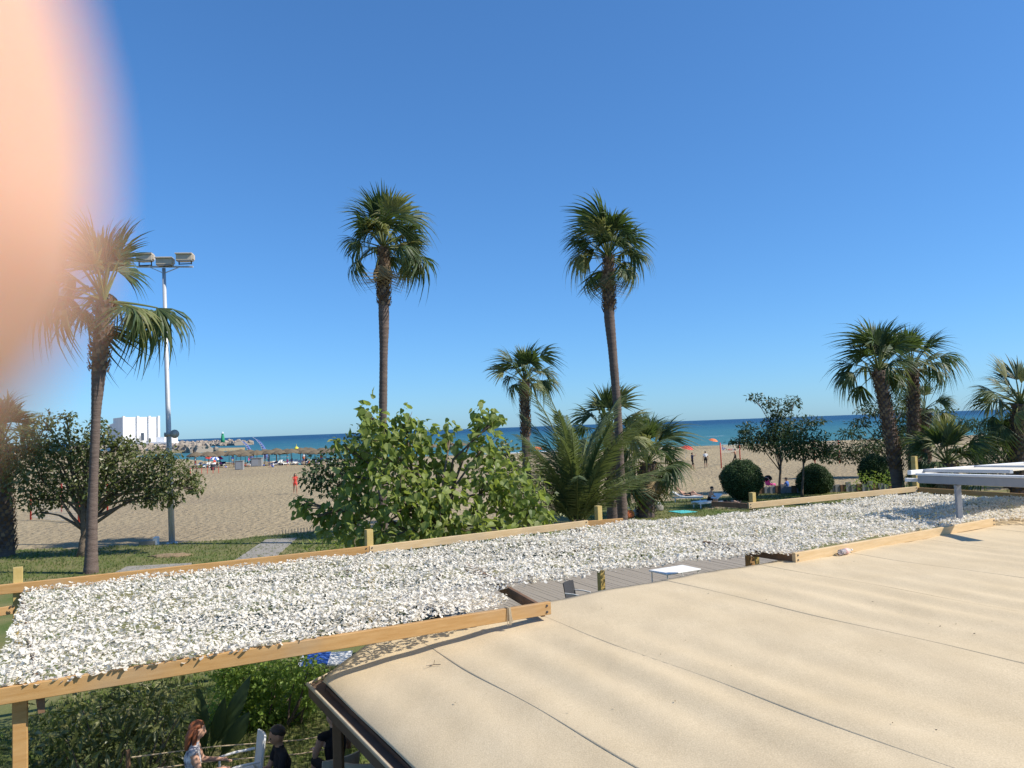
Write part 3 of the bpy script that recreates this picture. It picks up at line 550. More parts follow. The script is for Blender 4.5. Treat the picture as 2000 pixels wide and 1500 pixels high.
# bottle lying on the roof by the beam
def glass_mat():
    m = bpy.data.materials.new('clear_plastic'); m.use_nodes = True; b = m.node_tree.nodes['Principled BSDF']
    b.inputs['Base Color'].default_value = (.92, .93, .93, 1); b.inputs['Roughness'].default_value = .12; b.inputs['Transmission Weight'].default_value = .75; b.inputs['IOR'].default_value = 1.2; return m
M['clear'] = glass_mat(); M['label'] = mat('bottle_label', (.75, .45, .40), .5, .3)
bc = onz(1652, 1080, 2.57); bc[2] = float(roof_z(*uv(bc))) + .065; bt = empty('plastic_bottle', bc, math.atan2(e_[1], e_[0]) + .1)
tag(bt, 'clear plastic bottle lying on the roof against the pale beam', 'bottle')
def lathe_x(prof, n=14, m=0):
    mb = MB(); mb.tube([(x, 0, 0) for x, r in prof], [r for x, r in prof], n, m); return mb
lathe_x([(-.19, .03), (-.185, .047), (-.1, .05), (-.08, .046), (-.06, .05), (.05, .05), (.10, .045), (.15, .018), (.18, .016)]).build('bottle_body', M['clear'], bt, True)
lathe_x([(-.05, .0513), (.04, .0513)]).build('paper_label', M['label'], bt, True); lathe_x([(.18, .019), (.20, .019)]).build('cap', M['white'], bt, True)

# ------------------------------------------------------------------ foliage builders
leaf2 = (np.array([(0, 0, 0), (.45, .30, .10), (1, 0, -.06), (.45, -.30, .10)]), [(0, 2, 1), (0, 3, 2)])          # folded leaf
leafN = (np.array([(0, 0, 0), (.5, .16, .06), (1, 0, -.1), (.5, -.16, .06)]), [(0, 2, 1), (0, 3, 2)])             # narrow leaf
heart = (np.array([(0, 0, 0), (-.06, .20, .03), (.18, .40, .08), (.55, .30, .05), (1.0, 0, -.18), (.55, -.30, .05), (.18, -.40, .08), (-.06, -.20, .03), (.5, 0, -.03)]),
         [(0, 8, 2, 1), (8, 4, 3, 2), (0, 7, 6, 8), (8, 6, 5, 4)])                                                 # broad mulberry leaf
def clump_points(clumps, per):
    """points in ellipsoids, more of them towards the skin; returns points and their outward directions"""
    P, O = [], []
    for (c, r) in clumps:
        n = int(per * r[0] * r[2] / 0.25) + 6; d = rdir(n); t = rng.random((n, 1)) ** .45
        lob = 1 + .22 * np.sin(d[:, :1] * 5 + c[0]) * np.sin(d[:, 2:] * 6 + c[2])
        P.append(np.asarray(c) + d * t * lob * np.asarray(r)); O.append(d)
    return np.concatenate(P), np.concatenate(O)
def leaf_mats(O, up=.55, spread=.6, droop=.35):
    n = len(O); X = O * .6 + rdir(n) * .8 + np.array([0, 0, -droop]); N = O * .35 + np.array([0, 0, up]) + rdir(n) * spread
    return frames(X, N)
def limb_tree(mb, base, top, clumps, r0, r1=.02):
    base = np.asarray(base, float); top = np.asarray(top, float); k = 6; pts = []
    for i in range(k + 1):
        t = i / k; pts.append(base + (top - base) * t + np.array([math.sin(t * 5 + base[0]), math.cos(t * 4), 0]) * .05 * t * np.linalg.norm(top - base) * .4)
    mb.tube(pts, [r0 * (1.25 if i == 0 else 1) * (1 - .45 * i / k) for i in range(k + 1)], 9)
    for (c, r) in clumps:
        j = random.randint(k // 2, k); s = pts[j]; c = np.asarray(c); mid = (s + c) / 2 + rng.normal(0, .12, 3) * np.linalg.norm(c - s) * .4 + [0, 0, .1 * np.linalg.norm(c - s)]
        ra = r0 * .42; mb.tube([s, (s + mid) / 2 + rng.normal(0, .03, 3), mid, c], [ra, ra * .8, ra * .55, r1], 6)
        for _ in range(3):
            e = c + rdir(1)[0] * np.asarray(r) * .85; mb.tube([mid * .4 + c * .6, (mid * .1 + c * .5 + e * .4), e], [ra * .4, ra * .25, .006], 4)
def px_clumps(lst, Y, deep=.7):
    out = []
    for q in lst:
        x, y, rx, ry = q[:4]; yy = Y + (q[4] if len(q) > 4 else rng.uniform(-.4, .4)); c = ony(x, y, yy); k = yy / FPX
        out.append((c, (rx * k, max(rx, ry) * k * deep, ry * k)))
    return out
def tree(name, label, base, fork, clumps, lf, size, per, m, r0=.12, group=None, cat='tree', big=0, droop=.35, up=.55):
    t = empty(name, base); tag(t, label, cat, group)
    mb = MB(); limb_tree(mb, base, fork, clumps, r0); child('trunk', mb.mesh('trunk', M['bark'], True), t)
    P, O = clump_points(clumps, per); Rm = leaf_mats(O, up, droop=droop); sc = rng.uniform(size * .45, size * 1.3, (len(P), 1))
    keep = np.arange(len(P))
    if big:
        pick = np.argsort(np.linalg.norm(P - CAM, axis=1) - 1.2 * O[:, 2])[:big]; keep = np.setdiff1d(keep, pick)
    V, F = scatter(lf[0], lf[1], P[keep], Rm[keep], sc[keep]); cr = child('crown', np_mesh('crown', V, F, M[m]), t); cr['kind'] = 'stuff'
    if big:
        lm = MB().add(*lf).mesh('leaf', M[m]); inv = cr.matrix_parent_inverse
        lms = [MB().add(lf[0] * [1, f, 1], lf[1]).mesh('leaf', M[m]) for f in (.85, .95, 1.0, 1.1)]
        for i in pick:
            o = link('leaf', lms[i % 4], cr); mm = Matrix(Rm[i].tolist()).to_4x4(); mm.translation = Vector(P[i]); o.matrix_basis = mm @ Matrix.Scale(float(sc[i, 0]), 4)
    return t

# palms -------------------------------------------------------------
def fan_mesh(name, seed, m, pet=1.0, L=1.05, spread=1.9, droop=.35, nseg=34, fold=.25, tip=.5):
    r2 = np.random.default_rng(seed); mb = MB()
    k = 6; pp = [np.array([pet * t, 0, -.10 * pet * t * t]) for t in np.linspace(0, 1, k)]
    mb.tube(pp, [(.035 - .018 * t) for t in np.linspace(0, 1, k)], 4, 1); H = pp[-1]; ax = nrm(pp[-1] - pp[-2])
    for i in range(nseg):
        a = -spread + 2 * spread * i / (nseg - 1) + r2.normal(0, .02); da = 2 * spread / (nseg - 1)
        Ls = L * (1 - .28 * abs(a / spread) ** 2) * r2.uniform(.78, 1.06); dr = droop * r2.uniform(.5, 1.7)
        if r2.random() < .06: continue
        d = np.array([math.cos(a), math.sin(a), 0]); d = nrm(d + np.array([0, 0, -fold * abs(math.sin(a)) + .12])); side = np.array([-math.sin(a), math.cos(a), 0]); V = []
        for t in (0.0, .3, .55, .75, .9, 1.0):
            hw = Ls * (t * da * .60 + .006) if t <= .55 else Ls * .55 * da * .60 * (1 - (t - .55) / .47)
            p = H + d * Ls * t + np.array([0, 0, -1.0]) * dr * Ls * t ** 2.6 * 1.2; p = p - ax * dr * tip * Ls * max(0, t - .5) ** 2 * 1.6
            lift = .35 * hw; V += [p - side * hw, p + np.array([0, 0, lift]), p + side * hw]
        mb.add(V, [(3 * j + q, 3 * j + q + 1, 3 * j + 4 + q, 3 * j + 3 + q) for j in range(5) for q in (0, 1)], 0)
    return mb.mesh(name, [M[m], M['fanpale']])
FAN = {'young': [fan_mesh('frond', 1, 'fan', .85, .95, 1.25, .25, 30, .15, .3), fan_mesh('frond', 2, 'fanpale', .8, .9, .8, .18, 24, .1, .3), fan_mesh('frond', 12, 'fan', .8, 1.0, 1.0, .35, 26, .2, .4)],
       'mid': [fan_mesh('frond', 3, 'fan', 1.05, 1.1, 1.8, .45, 36, .35, .7), fan_mesh('frond', 4, 'fan', 1.15, 1.05, 1.6, .6, 34, .5, .8), fan_mesh('frond', 14, 'fan', 1.0, 1.15, 1.4, .5, 32, .7, .5), fan_mesh('frond', 5, 'fanpale', 1.05, 1.0, 1.8, .38, 34, .3)],
       'old': [fan_mesh('frond', 6, 'fan', 1.1, 1.05, 1.9, .75, 34, .5, .8), fan_mesh('frond', 7, 'fan', 1.05, 1.0, 1.6, .9, 30, .5, .9), fan_mesh('frond', 8, 'fanpale', 1.0, 1.0, 1.7, .85, 32, .5, .8)],
       'dry': [fan_mesh('frond', 9, 'fandry', .9, .95, 1.4, .95, 26, .6, .9)]}
def set_fronds(root, top, specs, axis=None):
    top = Vector(top); inv = root.matrix_basis.inverted()
    for (kind, az, el, sc, roll) in specs:
        if el < R(12) and math.sin(az) < -.75 and sc > .95 and kind != 'dry': continue       # a gap where the old ones were cut away
        me = FAN[kind][random.randrange(len(FAN[kind]))]
        o = link('frond', me, root)
        o.matrix_basis = inv @ (Matrix.Translation(top) @ Matrix.Rotation(az, 4, 'Z') @ Matrix.Rotation(-el, 4, 'Y') @ Matrix.Rotation(roll, 4, 'X') @ Matrix.Scale(sc, 4))
def crown_specs(n, sc, low=-50, high=85, wind=.25, dry=0, old=.35):
    out = []
    for i in range(n):
        t = (i + .5) / n; el = R(high + (low - high) * t ** 1.15); az = i * 2.39996 + random.uniform(-.25, .25)
        kind = 'young' if t < .22 else ('mid' if t < 1 - old else 'old')
        az += wind * math.sin(az - math.pi / 2 + .4) * -.6          # the sea wind swings them to the left
        if random.random() < .12 and t > .2: continue
        out.append((kind, az, el + random.uniform(-.22, .22), sc * random.uniform(.82, 1.15) * (1.22 if t < .3 else 1), random.uniform(-.8, .8)))
    for i in range(dry): out.append(('dry', random.uniform(0, 6.28), R(random.uniform(-75, -50)), sc * .9, random.uniform(-.4, .4)))
    return out
stub = (np.array([(-.5, 0, -.1), (.5, 0, -.1), (.28, .55, .75), (-.28, .55, .75), (0, .75, 1.0), (0, .1, .8)]), [(0, 1, 2, 3), (3, 2, 4, 5)])
def palm(name, label, path, radii, boots, specs, group='tall fan palms along the lawn', bootr=1.0):
    """path: trunk points from the ground up; boots: (from, to) as fractions of the path's length, shaggy with old leaf bases"""
    t = empty(name, path[0]); tag(t, label, 'palm tree', group); P = [np.asarray(p, float) for p in path]
    L = np.cumsum([0] + [np.linalg.norm(P[i + 1] - P[i]) for i in range(len(P) - 1)]); tot = L[-1]
    def at(s): return np.array([np.interp(s, L, [p[k] for p in P]) for k in range(3)])
    n = max(18, int(tot * 16)); ss = np.linspace(0, tot, n); rr = np.interp(ss / tot, np.linspace(0, 1, len(radii)), radii)
    rr = rr * (1 + .03 * np.sin(ss * 2.1 + path[0][0]) + .022 * np.sign(np.sin(ss * 34 + np.sin(ss * 3)))); mb = MB(); mb.tube([at(s) for s in ss], rr.tolist(), 12); tr = child('trunk', mb.mesh('trunk', M['palmtrunk'], True), t)
    if boots:
        b0, b1 = boots[0] * tot, boots[1] * tot; nb = int((b1 - b0) * 62); k = np.arange(nb); s = b0 + (b1 - b0) * (k + .5) / nb; az = k * 2.39996
        c = np.array([at(x) for x in s]); rad = np.interp(s / tot, np.linspace(0, 1, len(radii)), radii) * 1.12 * bootr
        O = np.stack([np.cos(az), np.sin(az), 0 * az], 1); T = np.stack([-np.sin(az), np.cos(az), 0 * az], 1)
        Rm = np.stack([T, O, np.tile([0, 0, 1.0], (nb, 1))], 2); bs = np.stack([rng.uniform(.13, .2, nb)] * 3, 1) * [1, .8, 1.1]
        V = np.einsum('nij,nkj->nki', Rm, stub[0][None] * bs[:, None, :]) + (c + O * rad[:, None])[:, None, :]
        F = np.array(stub[1])[None] + (np.arange(nb) * 6)[:, None, None]
        o = child('leaf_bases', np_mesh('leaf_bases', V.reshape(-1, 3), F.reshape(-1, 4), M['boot']), tr); o.matrix_parent_inverse = Matrix(); o['kind'] = 'stuff'
        o.matrix_parent_inverse = Matrix.Identity(4)
    set_fronds(t, P[-1], specs); return t
def ppath(lst, Y, base_px):
    """trunk path through picture points at the distance Y, standing on the ground"""
    b = ony(base_px, 1000, Y); b[2] = 0; return [b] + [ony(x, y, Y) for x, y in lst]

palm('fan_palm', 'tall fan palm with a shaggy upper trunk standing in front of the lamp mast', ppath([(180, 1000), (188, 800), (196, 680), (203, 588)], 29.1, 177), [.27, .20, .175, .165, .16, .25, .28, .26], (.735, 1.0), [q for q in crown_specs(50, 1.55, -24, 84, old=.3) if not (math.cos(q[1]) > .12 and R(2) < q[2] < R(66))], bootr=1.15)
palm('fan_palm', 'tall slim fan palm rising behind the big-leaved mulberry bush', ppath([(746, 930), (748, 800), (750, 640), (749, 560), (748, 484)], 34.0, 745), [.26, .22, .19, .185, .18, .18, .19, .24, .25, .19], (.80, 1.0), crown_specs(38, 1.22, -12, 85, old=.2, dry=3) + [('old', 3.3, R(-22), 1.15, 0), ('old', -.1, R(-8), 1.15, .2), ('mid', -1.9, R(-62), 1.0, .1)])
palm('fan_palm', 'tall slim fan palm rising behind the feather-leaved date palm', ppath([(1212, 930), (1206, 800), (1196, 680), (1190, 620), (1188, 503)], 34.5, 1216), [.25, .22, .20, .19, .19, .19, .24, .25, .2], (.80, 1.0), crown_specs(34, 1.12, -14, 86, old=.25, dry=2) + [('old', 3.0, R(-38), 1.1, 0), ('old', -.2, R(-25), 1.05, .2), ('old', -.7, R(-35), .9, -.1)])
palm('fan_palm', 'shorter fan palm above the mulberry bush with windblown crown', ppath([(1028, 900), (1026, 820), (1024, 745)], 40.0, 1032), [.26, .23, .21, .23], (.60, 1.0), crown_specs(24, 1.0, -18, 88, wind=.7))
palm('fan_palm', 'fan palm whose crown peeks out behind the tallest trunk and the date palm', ppath([(1196, 940), (1194, 885), (1190, 845)], 37.5, 1197), [.33, .30, .29, .27], (.2, 1.0), crown_specs(24, 1.15, -40, 85))
palm('fan_palm', 'low bushy fan palm with a skirt of hanging leaves beside the sunbathers', ppath([(1262, 960), (1265, 905)], 40.0, 1262), [.45, .42, .40], (.1, 1.0), crown_specs(50, 1.22, -62, 86, dry=8, old=.4), 'low fan palms')
palm('fan_palm', 'dark fan palm with shaggy trunk cut off beside the wide ficus', ppath([(10, 1000), (5, 930), (3, 870)], 34.5, 12), [.36, .33, .33, .34], (.05, 1.0), crown_specs(24, 1.15, -45, 86))
palm('fan_palm', 'leaning fan palm with reddish trunk beside the round shrubs', ppath([(1745, 880), (1730, 800), (1716, 725)], 42.0, 1760), [.36, .33, .31, .31, .31], (.25, 1.0), crown_specs(28, 1.3, -20, 86, wind=.4), 'right-hand palms')
palm('fan_palm', 'upright fan palm close behind the leaning palm', ppath([(1786, 880), (1784, 800), (1782, 720)], 45.0, 1788), [.34, .31, .30, .30], (.25, 1.0), crown_specs(28, 1.35, -18, 86), 'right-hand palms')
palm('fan_palm', 'small fan palm half hidden behind the pair of palms', ppath([(1808, 880), (1806, 800)], 50.0, 1808), [.3, .3, .3], (.2, 1.0), crown_specs(18, 1.0, -35, 86), 'right-hand palms')
palm('fan_palm', 'young bright green fan palm low behind the awning frame', ppath([(1850, 905)], 40.0, 1850), [.4, .38], (.1, 1.0), crown_specs(36, 1.25, -40, 84, dry=5), 'low fan palms')
palm('fan_palm', 'dark fan palm cut off by the edge of the photo above the awning', ppath([(1990, 850), (1992, 790)], 40.0, 1990), [.38, .36, .34], (.1, 1.0), crown_specs(30, 1.35, -50, 80), 'right-hand palms')

def date_frond(name, seed, L=3.3, arch=.42):
    r2 = np.random.default_rng(seed); mb = MB(); k = 16
    def pos(t): return np.array([L * t, 0, L * (.16 * t - arch * t ** 2.3)])
    mb.tube([pos(t) for t in np.linspace(0, 1, k)], [.028 * (1 - .8 * t) for t in np.linspace(0, 1, k)], 4, 1)
    n = 74
    for i in range(n):
        t = .12 + .87 * i / (n - 1); p = pos(t); tg = nrm(pos(min(1, t + .02)) - pos(t - .02)); nz = nrm(np.cross(tg, [0, 1, 0])) * -1
        for s in (-1, 1):
            ln = .52 * (math.sin(math.pi * min(1, .12 + t * .82)) ** .7) * r2.uniform(.85, 1.1) + .04
            d = nrm(tg * (.75 + .5 * t) + np.array([0, s, 0]) * .75 + nz * (.35 + r2.normal(0, .12))); w_ = .017
            sd = nrm(np.cross(d, nz)) * w_; tp = p + d * ln + np.array([0, 0, -.10 * ln]); md = p + d * ln * .5 + nz * .012
            mb.add([p - sd * .6, p + sd * .6, md + sd, md - sd, tp], [(0, 1, 2, 3), (3, 2, 4)], 0)
    return mb.mesh(name, [M['feather'], M['fanpale']])
DATE = [date_frond('frond', 1), date_frond('frond', 2, 3.5, .30), date_frond('frond', 3, 2.9, .55)]
db = ony(1128, 1016, 30.0); dp = empty('date_palm', (db[0], db[1], 0)); tag(dp, 'young date palm with long feather fronds fanning up behind the pergola', 'palm tree')
mb = MB(); mb.tube([(db[0], db[1], 0), (db[0], db[1], .6), (db[0], db[1], db[2] + .05)], [.42, .36, .28], 12); dtr = child('trunk', mb.mesh('trunk', M['boot'], True), dp)
for i in range(38):
    t = i / 38; el = R(84 - 48 * t + random.uniform(-6, 6)); az = i * 2.39996 + random.uniform(-.3, .3); sc = random.uniform(1.3, 1.75) * (1.0 - .1 * t)
    o = link('frond', DATE[i % 3], dp)
    o.matrix_basis = dp.matrix_basis.inverted() @ (Matrix.Translation((db[0] + .12 * math.cos(az), db[1] + .12 * math.sin(az), db[2] - .2)) @ Matrix.Rotation(az, 4, 'Z') @ Matrix.Rotation(-el, 4, 'Y') @ Matrix.Rotation(random.uniform(-.3, .3), 4, 'X') @ Matrix.Scale(sc, 4))

# broadleaf trees ---------------------------------------------------
def gpt(px, Y): b = ony(px, 1000, Y); b[2] = 0.02; return b
tree('mulberry_tree', 'large mulberry bush with big bright leaves right behind the pergola', gpt(850, 20), ony(850, 990, 20),
     px_clumps([(722, 815, 22, 40), (738, 850, 45, 45), (790, 815, 22, 22), (815, 850, 40, 35), (760, 895, 75, 55), (850, 905, 60, 55, .5), (700, 930, 50, 45), (775, 965, 85, 60, -.6), (690, 985, 55, 45), (860, 975, 80, 65, -.7),
                (955, 940, 62, 75), (945, 870, 38, 55), (945, 812, 22, 30), (972, 815, 20, 14), (1010, 965, 55, 65), (1050, 1010, 42, 38), (890, 1035, 110, 32, -.8), (720, 1040, 60, 25, -.6), (655, 1035, 30, 20), (590, 985, 24, 26), (620, 1010, 18, 14), (670, 868, 26, 18), (880, 850, 18, 30), (640, 1000, 16, 16),
                (1000, 1035, 60, 25, -.8), (800, 1050, 90, 25, -.8)], 20, .8), heart, .235, 72, 'mulberry', .13, big=300, droop=.75, up=.5)
tree('ficus_tree', 'dark small-leaved tree half hidden behind the left of the mulberry bush', gpt(690, 25.5), ony(690, 960, 25.5),
     px_clumps([(640, 915, 48, 38), (612, 935, 26, 26), (690, 905, 50, 45), (720, 860, 50, 35), (660, 950, 50, 25), (760, 900, 60, 50)], 25.5), leaf2, .16, 190, 'darkleaf', .10)
tree('ficus_tree', 'dark small-leaved tree between the mulberry bush and the date palm', gpt(1030, 24), ony(1030, 1010, 24),
     px_clumps([(1000, 940, 60, 55), (1040, 985, 45, 45), (985, 885, 35, 30), (1060, 1020, 40, 25)], 24), leaf2, .16, 190, 'ficus', .10)
tree('ficus_tree', 'wide spreading ficus tree behind the tall palm by the lamp mast', gpt(160, 33.5), ony(168, 985, 33.5),
     px_clumps([(40, 878, 45, 38), (95, 862, 48, 34), (150, 868, 48, 36), (65, 920, 60, 55), (140, 915, 70, 55), (215, 905, 65, 55), (280, 915, 60, 50), (330, 930, 52, 45), (370, 935, 28, 26), (385, 955, 16, 12), (255, 955, 60, 35), (305, 970, 40, 25), (190, 955, 50, 35),
                (110, 965, 50, 28), (60, 975, 40, 22), (130, 815, 24, 14), (85, 822, 28, 18), (205, 850, 26, 20), (230, 868, 24, 14), (250, 870, 30, 20), (190, 830, 22, 18), (340, 975, 14, 14), (80, 1000, 14, 10), (320, 890, 30, 20)], 33.5), leaf2, .185, 160, 'ficus', .20)
tree('young_tree', 'young slim-stemmed tree with airy crown behind the larger round shrub', gpt(1525, 51), ony(1524, 880, 51),
     px_clumps([(1500, 845, 52, 25), (1535, 835, 45, 32), (1475, 862, 42, 18), (1520, 800, 26, 20), (1550, 785, 16, 12), (1475, 776, 18, 8), (1500, 785, 16, 8), (1590, 822, 26, 9), (1535, 870, 42, 25), (1455, 838, 16, 9), (1440, 862, 22, 8)], 51), leafN, .30, 120, 'darkleaf', .10)
tree('young_tree', 'young tree with pale thin stem and dense low crown above the smaller round shrub', gpt(1568, 47), ony(1569, 900, 47),
     px_clumps([(1570, 855, 42, 30), (1602, 870, 34, 22), (1545, 872, 32, 22), (1580, 885, 40, 14), (1620, 880, 20, 12)], 47), leafN, .28, 120, 'boxleaf', .08)
tree('dark_tree', 'spreading dark tree behind the leaning palm, reaching over the sand', gpt(1740, 60), ony(1735, 890, 60),
     px_clumps([(1690, 868, 48, 20), (1640, 882, 36, 15), (1745, 850, 40, 35), (1680, 825, 26, 12), (1700, 800, 30, 14), (1760, 805, 45, 32), (1620, 895, 24, 9), (1660, 845, 26, 10), (1780, 860, 45, 35), (1840, 810, 30, 20), (1690, 890, 50, 15)], 60), leafN, .34, 90, 'darkleaf', .16)
tree('dark_tree', 'dark dense tree under the palm at the edge of the photo', gpt(1970, 48), ony(1970, 900, 48),
     px_clumps([(1960, 850, 40, 40), (1990, 870, 40, 50), (1920, 875, 34, 26), (1995, 820, 30, 30), (1900, 830, 26, 14), (1950, 910, 60, 30)], 48), leafN, .30, 110, 'darkleaf', .16)

def topiary(name, label, px, py, rpx, Y, m='boxleaf'):
    c = ony(px, py, Y); r = rpx * Y / FPX; t = empty(name, (c[0], c[1], 0)); tag(t, label, 'shrub', 'clipped round shrubs')
    rz = (r, r, max(c[2] - .02, .3) * .5 + r * .5)
    lump = lambda d: 1 + .07 * math.sin(d[0] * 3.1 + px) * math.sin(d[2] * 2.7 + px * .3) + .05 * math.sin(d[0] * 9 + px) * math.sin(d[2] * 8)
    mb = MB(); mb.ball(c, np.array(rz) * .92, 22, 16, f=lump); child('shade_core', mb.mesh('shade_core', M['core'], True), t)  # solid dark ball, its colour stands in for the shade between the leaves
    mb = MB(); mb.tube([(c[0], c[1], 0), (c[0], c[1], c[2])], [.07, .05], 8); child('stem', mb.mesh('stem', M['bark']), t)
    n = int(7500 * r * r); d = rdir(n); f = 1 + .07 * np.sin(d[:, :1] * 3.1 + px) * np.sin(d[:, 2:] * 2.7 + px * .3) + .05 * np.sin(d[:, :1] * 9 + px) * np.sin(d[:, 2:] * 8) - rng.uniform(0, .09, (n, 1)) + rng.normal(0, .012, (n, 1)); P = c + d * np.array(rz) * f
    P = P[P[:, 2] > .03]; d = d[:len(P)] if len(d) == len(P) else nrm_rows((P - c) / np.array(rz))
    ns = 260; ds = rdir(ns); ds[:, 2] = np.abs(ds[:, 2]); Ps = c + ds * np.array(rz) * rng.uniform(1.0, 1.10, (ns, 1)); P = np.concatenate([P, Ps]); d = np.concatenate([d, ds])
    V, F = scatter(leaf2[0], leaf2[1], P, frames(d * .5 + rdir(len(P)) * .8, d + .6 * rdir(len(P))), rng.uniform(.06, .11, (len(P), 1)))
    o = child('foliage', np_mesh('foliage', V, F, M[m]), t); o['kind'] = 'stuff'
def nrm_rows(a): return a / np.linalg.norm(a, axis=1, keepdims=True)
topiary('round_shrub', 'large dark clipped round shrub on the lawn near the pushchair', 1449, 938, 39, 46.5)
topiary('round_shrub', 'clipped round shrub lit on one side, under the thin-stemmed young tree', 1591, 938, 33, 49.0)
topiary('round_shrub', 'dark clipped round shrub behind the yellow-green bush', 1712, 922, 33, 50.0)
def bush(name, label, clumps, lf, size, per, m, cat='shrub', group=None):
    lo = min(clumps, key=lambda c: c[0][2])[0]; ctr = np.mean([c[0] for c in clumps], axis=0); b = np.array([ctr[0], ctr[1], 0]); t = empty(name, b); tag(t, label, cat, group); mb = MB()
    for (c, r) in clumps:
        for _ in range(3):
            e = np.asarray(c) + rdir(1)[0] * np.asarray(r) * .6; s = b + [(c[0] - b[0]) * .6 + rng.normal(0, .08), (c[1] - b[1]) * .6, 0]; mb.tube([s, (s + e) / 2 + rng.normal(0, .05, 3), e], [.022, .016, .006], 5)
    child('stems', mb.mesh('stems', M['bark']), t); P, O = clump_points(clumps, per); ok = P[:, 2] > .03; P, O = P[ok], O[ok]
    V, F = scatter(lf[0], lf[1], P, leaf_mats(O, .6), rng.uniform(size * .6, size * 1.25, (len(P), 1))); o = child('foliage', np_mesh('foliage', V, F, M[m]), t); o['kind'] = 'stuff'; return t
bush('leafy_bush', 'yellow-green bush in front of the dark round shrub', px_clumps([(1695, 935, 24, 20), (1720, 940, 26, 16), (1668, 948, 16, 10), (1745, 930, 20, 20)], 47), leafN, .2, 60, 'brightleaf')
bush('leafy_bush', 'low green bush at the foot of the mulberry beside the path', px_clumps([(640, 1062, 40, 18), (680, 1058, 45, 22), (610, 1070, 24, 10)], 22), leafN, .2, 90, 'mulberry')
bush('leafy_bush', 'shady big-leaved shrub under the left end of the pergola', px_clumps([(90, 1440, 70, 70), (180, 1400, 80, 70), (270, 1390, 70, 70), (150, 1480, 90, 60), (260, 1470, 70, 50), (330, 1380, 50, 60), (60, 1500, 60, 40), (340, 1460, 45, 50)], 11.2, .9), leafN, .22, 130, 'ficus')
bush('hedge', 'bright green low hedge under the pergola beyond the diners', px_clumps([(470, 1340, 50, 40), (530, 1320, 55, 35), (590, 1310, 45, 30), (560, 1370, 55, 40), (500, 1390, 50, 40), (450, 1310, 40, 30), (610, 1350, 30, 35), (440, 1400, 40, 40), (520, 1430, 60, 30)], 13.4, .9), leaf2, .105, 800, 'brightleaf', 'hedge')  # leaf colour brightened to stand in for sunlight on the hedge
# long strap-leaved plant between the diners
sb = onz(415, 1500, .02); sp = empty('strap_leaf_plant', sb); tag(sp, 'dark plant with tall upright paddle leaves behind the diners', 'plant')
for i, (px, py, wd) in enumerate(((490, 1318, .16), (488, 1390, .17), (385, 1335, .15), (440, 1360, .14), (350, 1400, .14), (455, 1420, .15))):
    tip = ony(px, py, sb[1] + rng.uniform(-.5, .4)); a = sb + [rng.normal(0, .08), rng.normal(0, .08), .05]; V = []; k = 9; dirn = nrm(tip - a); side = nrm(np.cross(dirn, [0.25, 1, .1])) 
    for j in range(k):
        t = j / (k - 1); hw = wd * (.10 if t < .3 else math.sin(math.pi * min(1, (t - .3) / .72 + .06)) ** .7) * .75; p = a + (tip - a) * t + np.array([0, -.18, 0]) * t * (1 - t); up = np.cross(side, dirn)
        V += [p - side * hw + up * hw * .35, p, p + side * hw + up * hw * .35]
    mb = MB(); mb.add(V, [(3 * j + q, 3 * j + q + 1, 3 * j + 4 + q, 3 * j + 3 + q) for j in range(k - 1) for q in (0, 1)]); child('leaf', mb.mesh('leaf', M['darkleaf'], True), sp)

# ------------------------------------------------------------------ lamp mast
lb = onz(336, 1063, 0); lt = ony(320, 524, lb[1]); lm = empty('lamp_mast', lb); tag(lm, 'tall grey floodlight mast with three lamps standing at the sand edge', 'lamp post')
mb = MB(); mb.tube([lb, lb * .6 + lt * .4, lt], [.145, .12, .085], 14); child('mast', mb.mesh('mast', M['steel'], True), lm)
mb = MB(); mb.tube([lb + [0, 0, .0], lb + [0, 0, .09]], [.26, .24], 14); child('base_plate', mb.mesh('base_plate', M['steel']), lm)
a = ony(268, 521, lb[1]); b = ony(377, 521, lb[1]); mb = MB(); mb.bar(a, b, .08, .08, bev=.01); mb.bar(lt + [0, 0, -.25], (a + lt) / 2, .04, .04); mb.bar(lt + [0, 0, -.25], (b + lt) / 2, .04, .04); child('crossarm', mb.mesh('crossarm', M['steel']), lm)
def flood(px, py):
    c = ony(px, py, lb[1] - .15); rz = .12; mb = MB(); mb.box(c, (.74, .34, .38), rz, bev=.04); mb.box(c + [0, -.05, .16], (.78, .42, .06), rz, bev=.01); mb.box(c + [.40, .05, 0], (.07, .24, .24), rz, bev=.02)
    h = child('lamp_housing', mb.mesh('lamp_housing', M['lampbox']), lm)
    mb = MB(); mb.box(c + [.0, -.03, -.20], (.62, .30, .03), rz); o = child('lamp_glass', mb.mesh('lamp_glass', M['glassy']), h); o.matrix_parent_inverse = Matrix.Identity(4)
    mb = MB()
    for s in (-1, 1): mb.bar(c + [s * .30, .02, -.05], c + [s * .30, .05, min(-.2, a[2] - c[2])], .05, .03)
    mb.bar(c + [-.32, .05, min(-.2, a[2] - c[2] + .03)], c + [.32, .05, min(-.2, a[2] - c[2] + .03)], .06, .04)
    o = child('bracket', mb.mesh('bracket', M['dark']), h); o.matrix_parent_inverse = Matrix.Identity(4)
for q in ((283, 503), (322, 511), (361, 503)): flood(*q)
lc = ony(339, 848, lb[1] - .1); mb = MB()
mb.tube([lc + [0.05, -.1, 0], lc + [.10, -.16, 0], lc + [.16, -.24, 0.01]], [.08, .16, .21], 14); mb.tube([lc + [-.35, .1, 0], lc + [.05, -.1, 0]], [.03, .05], 8); mb.tube([lc + [-.05, .05, 0], lc + [-.42, -.02, -.02]], [.05, .12], 12)
child('loudspeaker', mb.mesh('loudspeaker', M['lampbox'], True), lm)

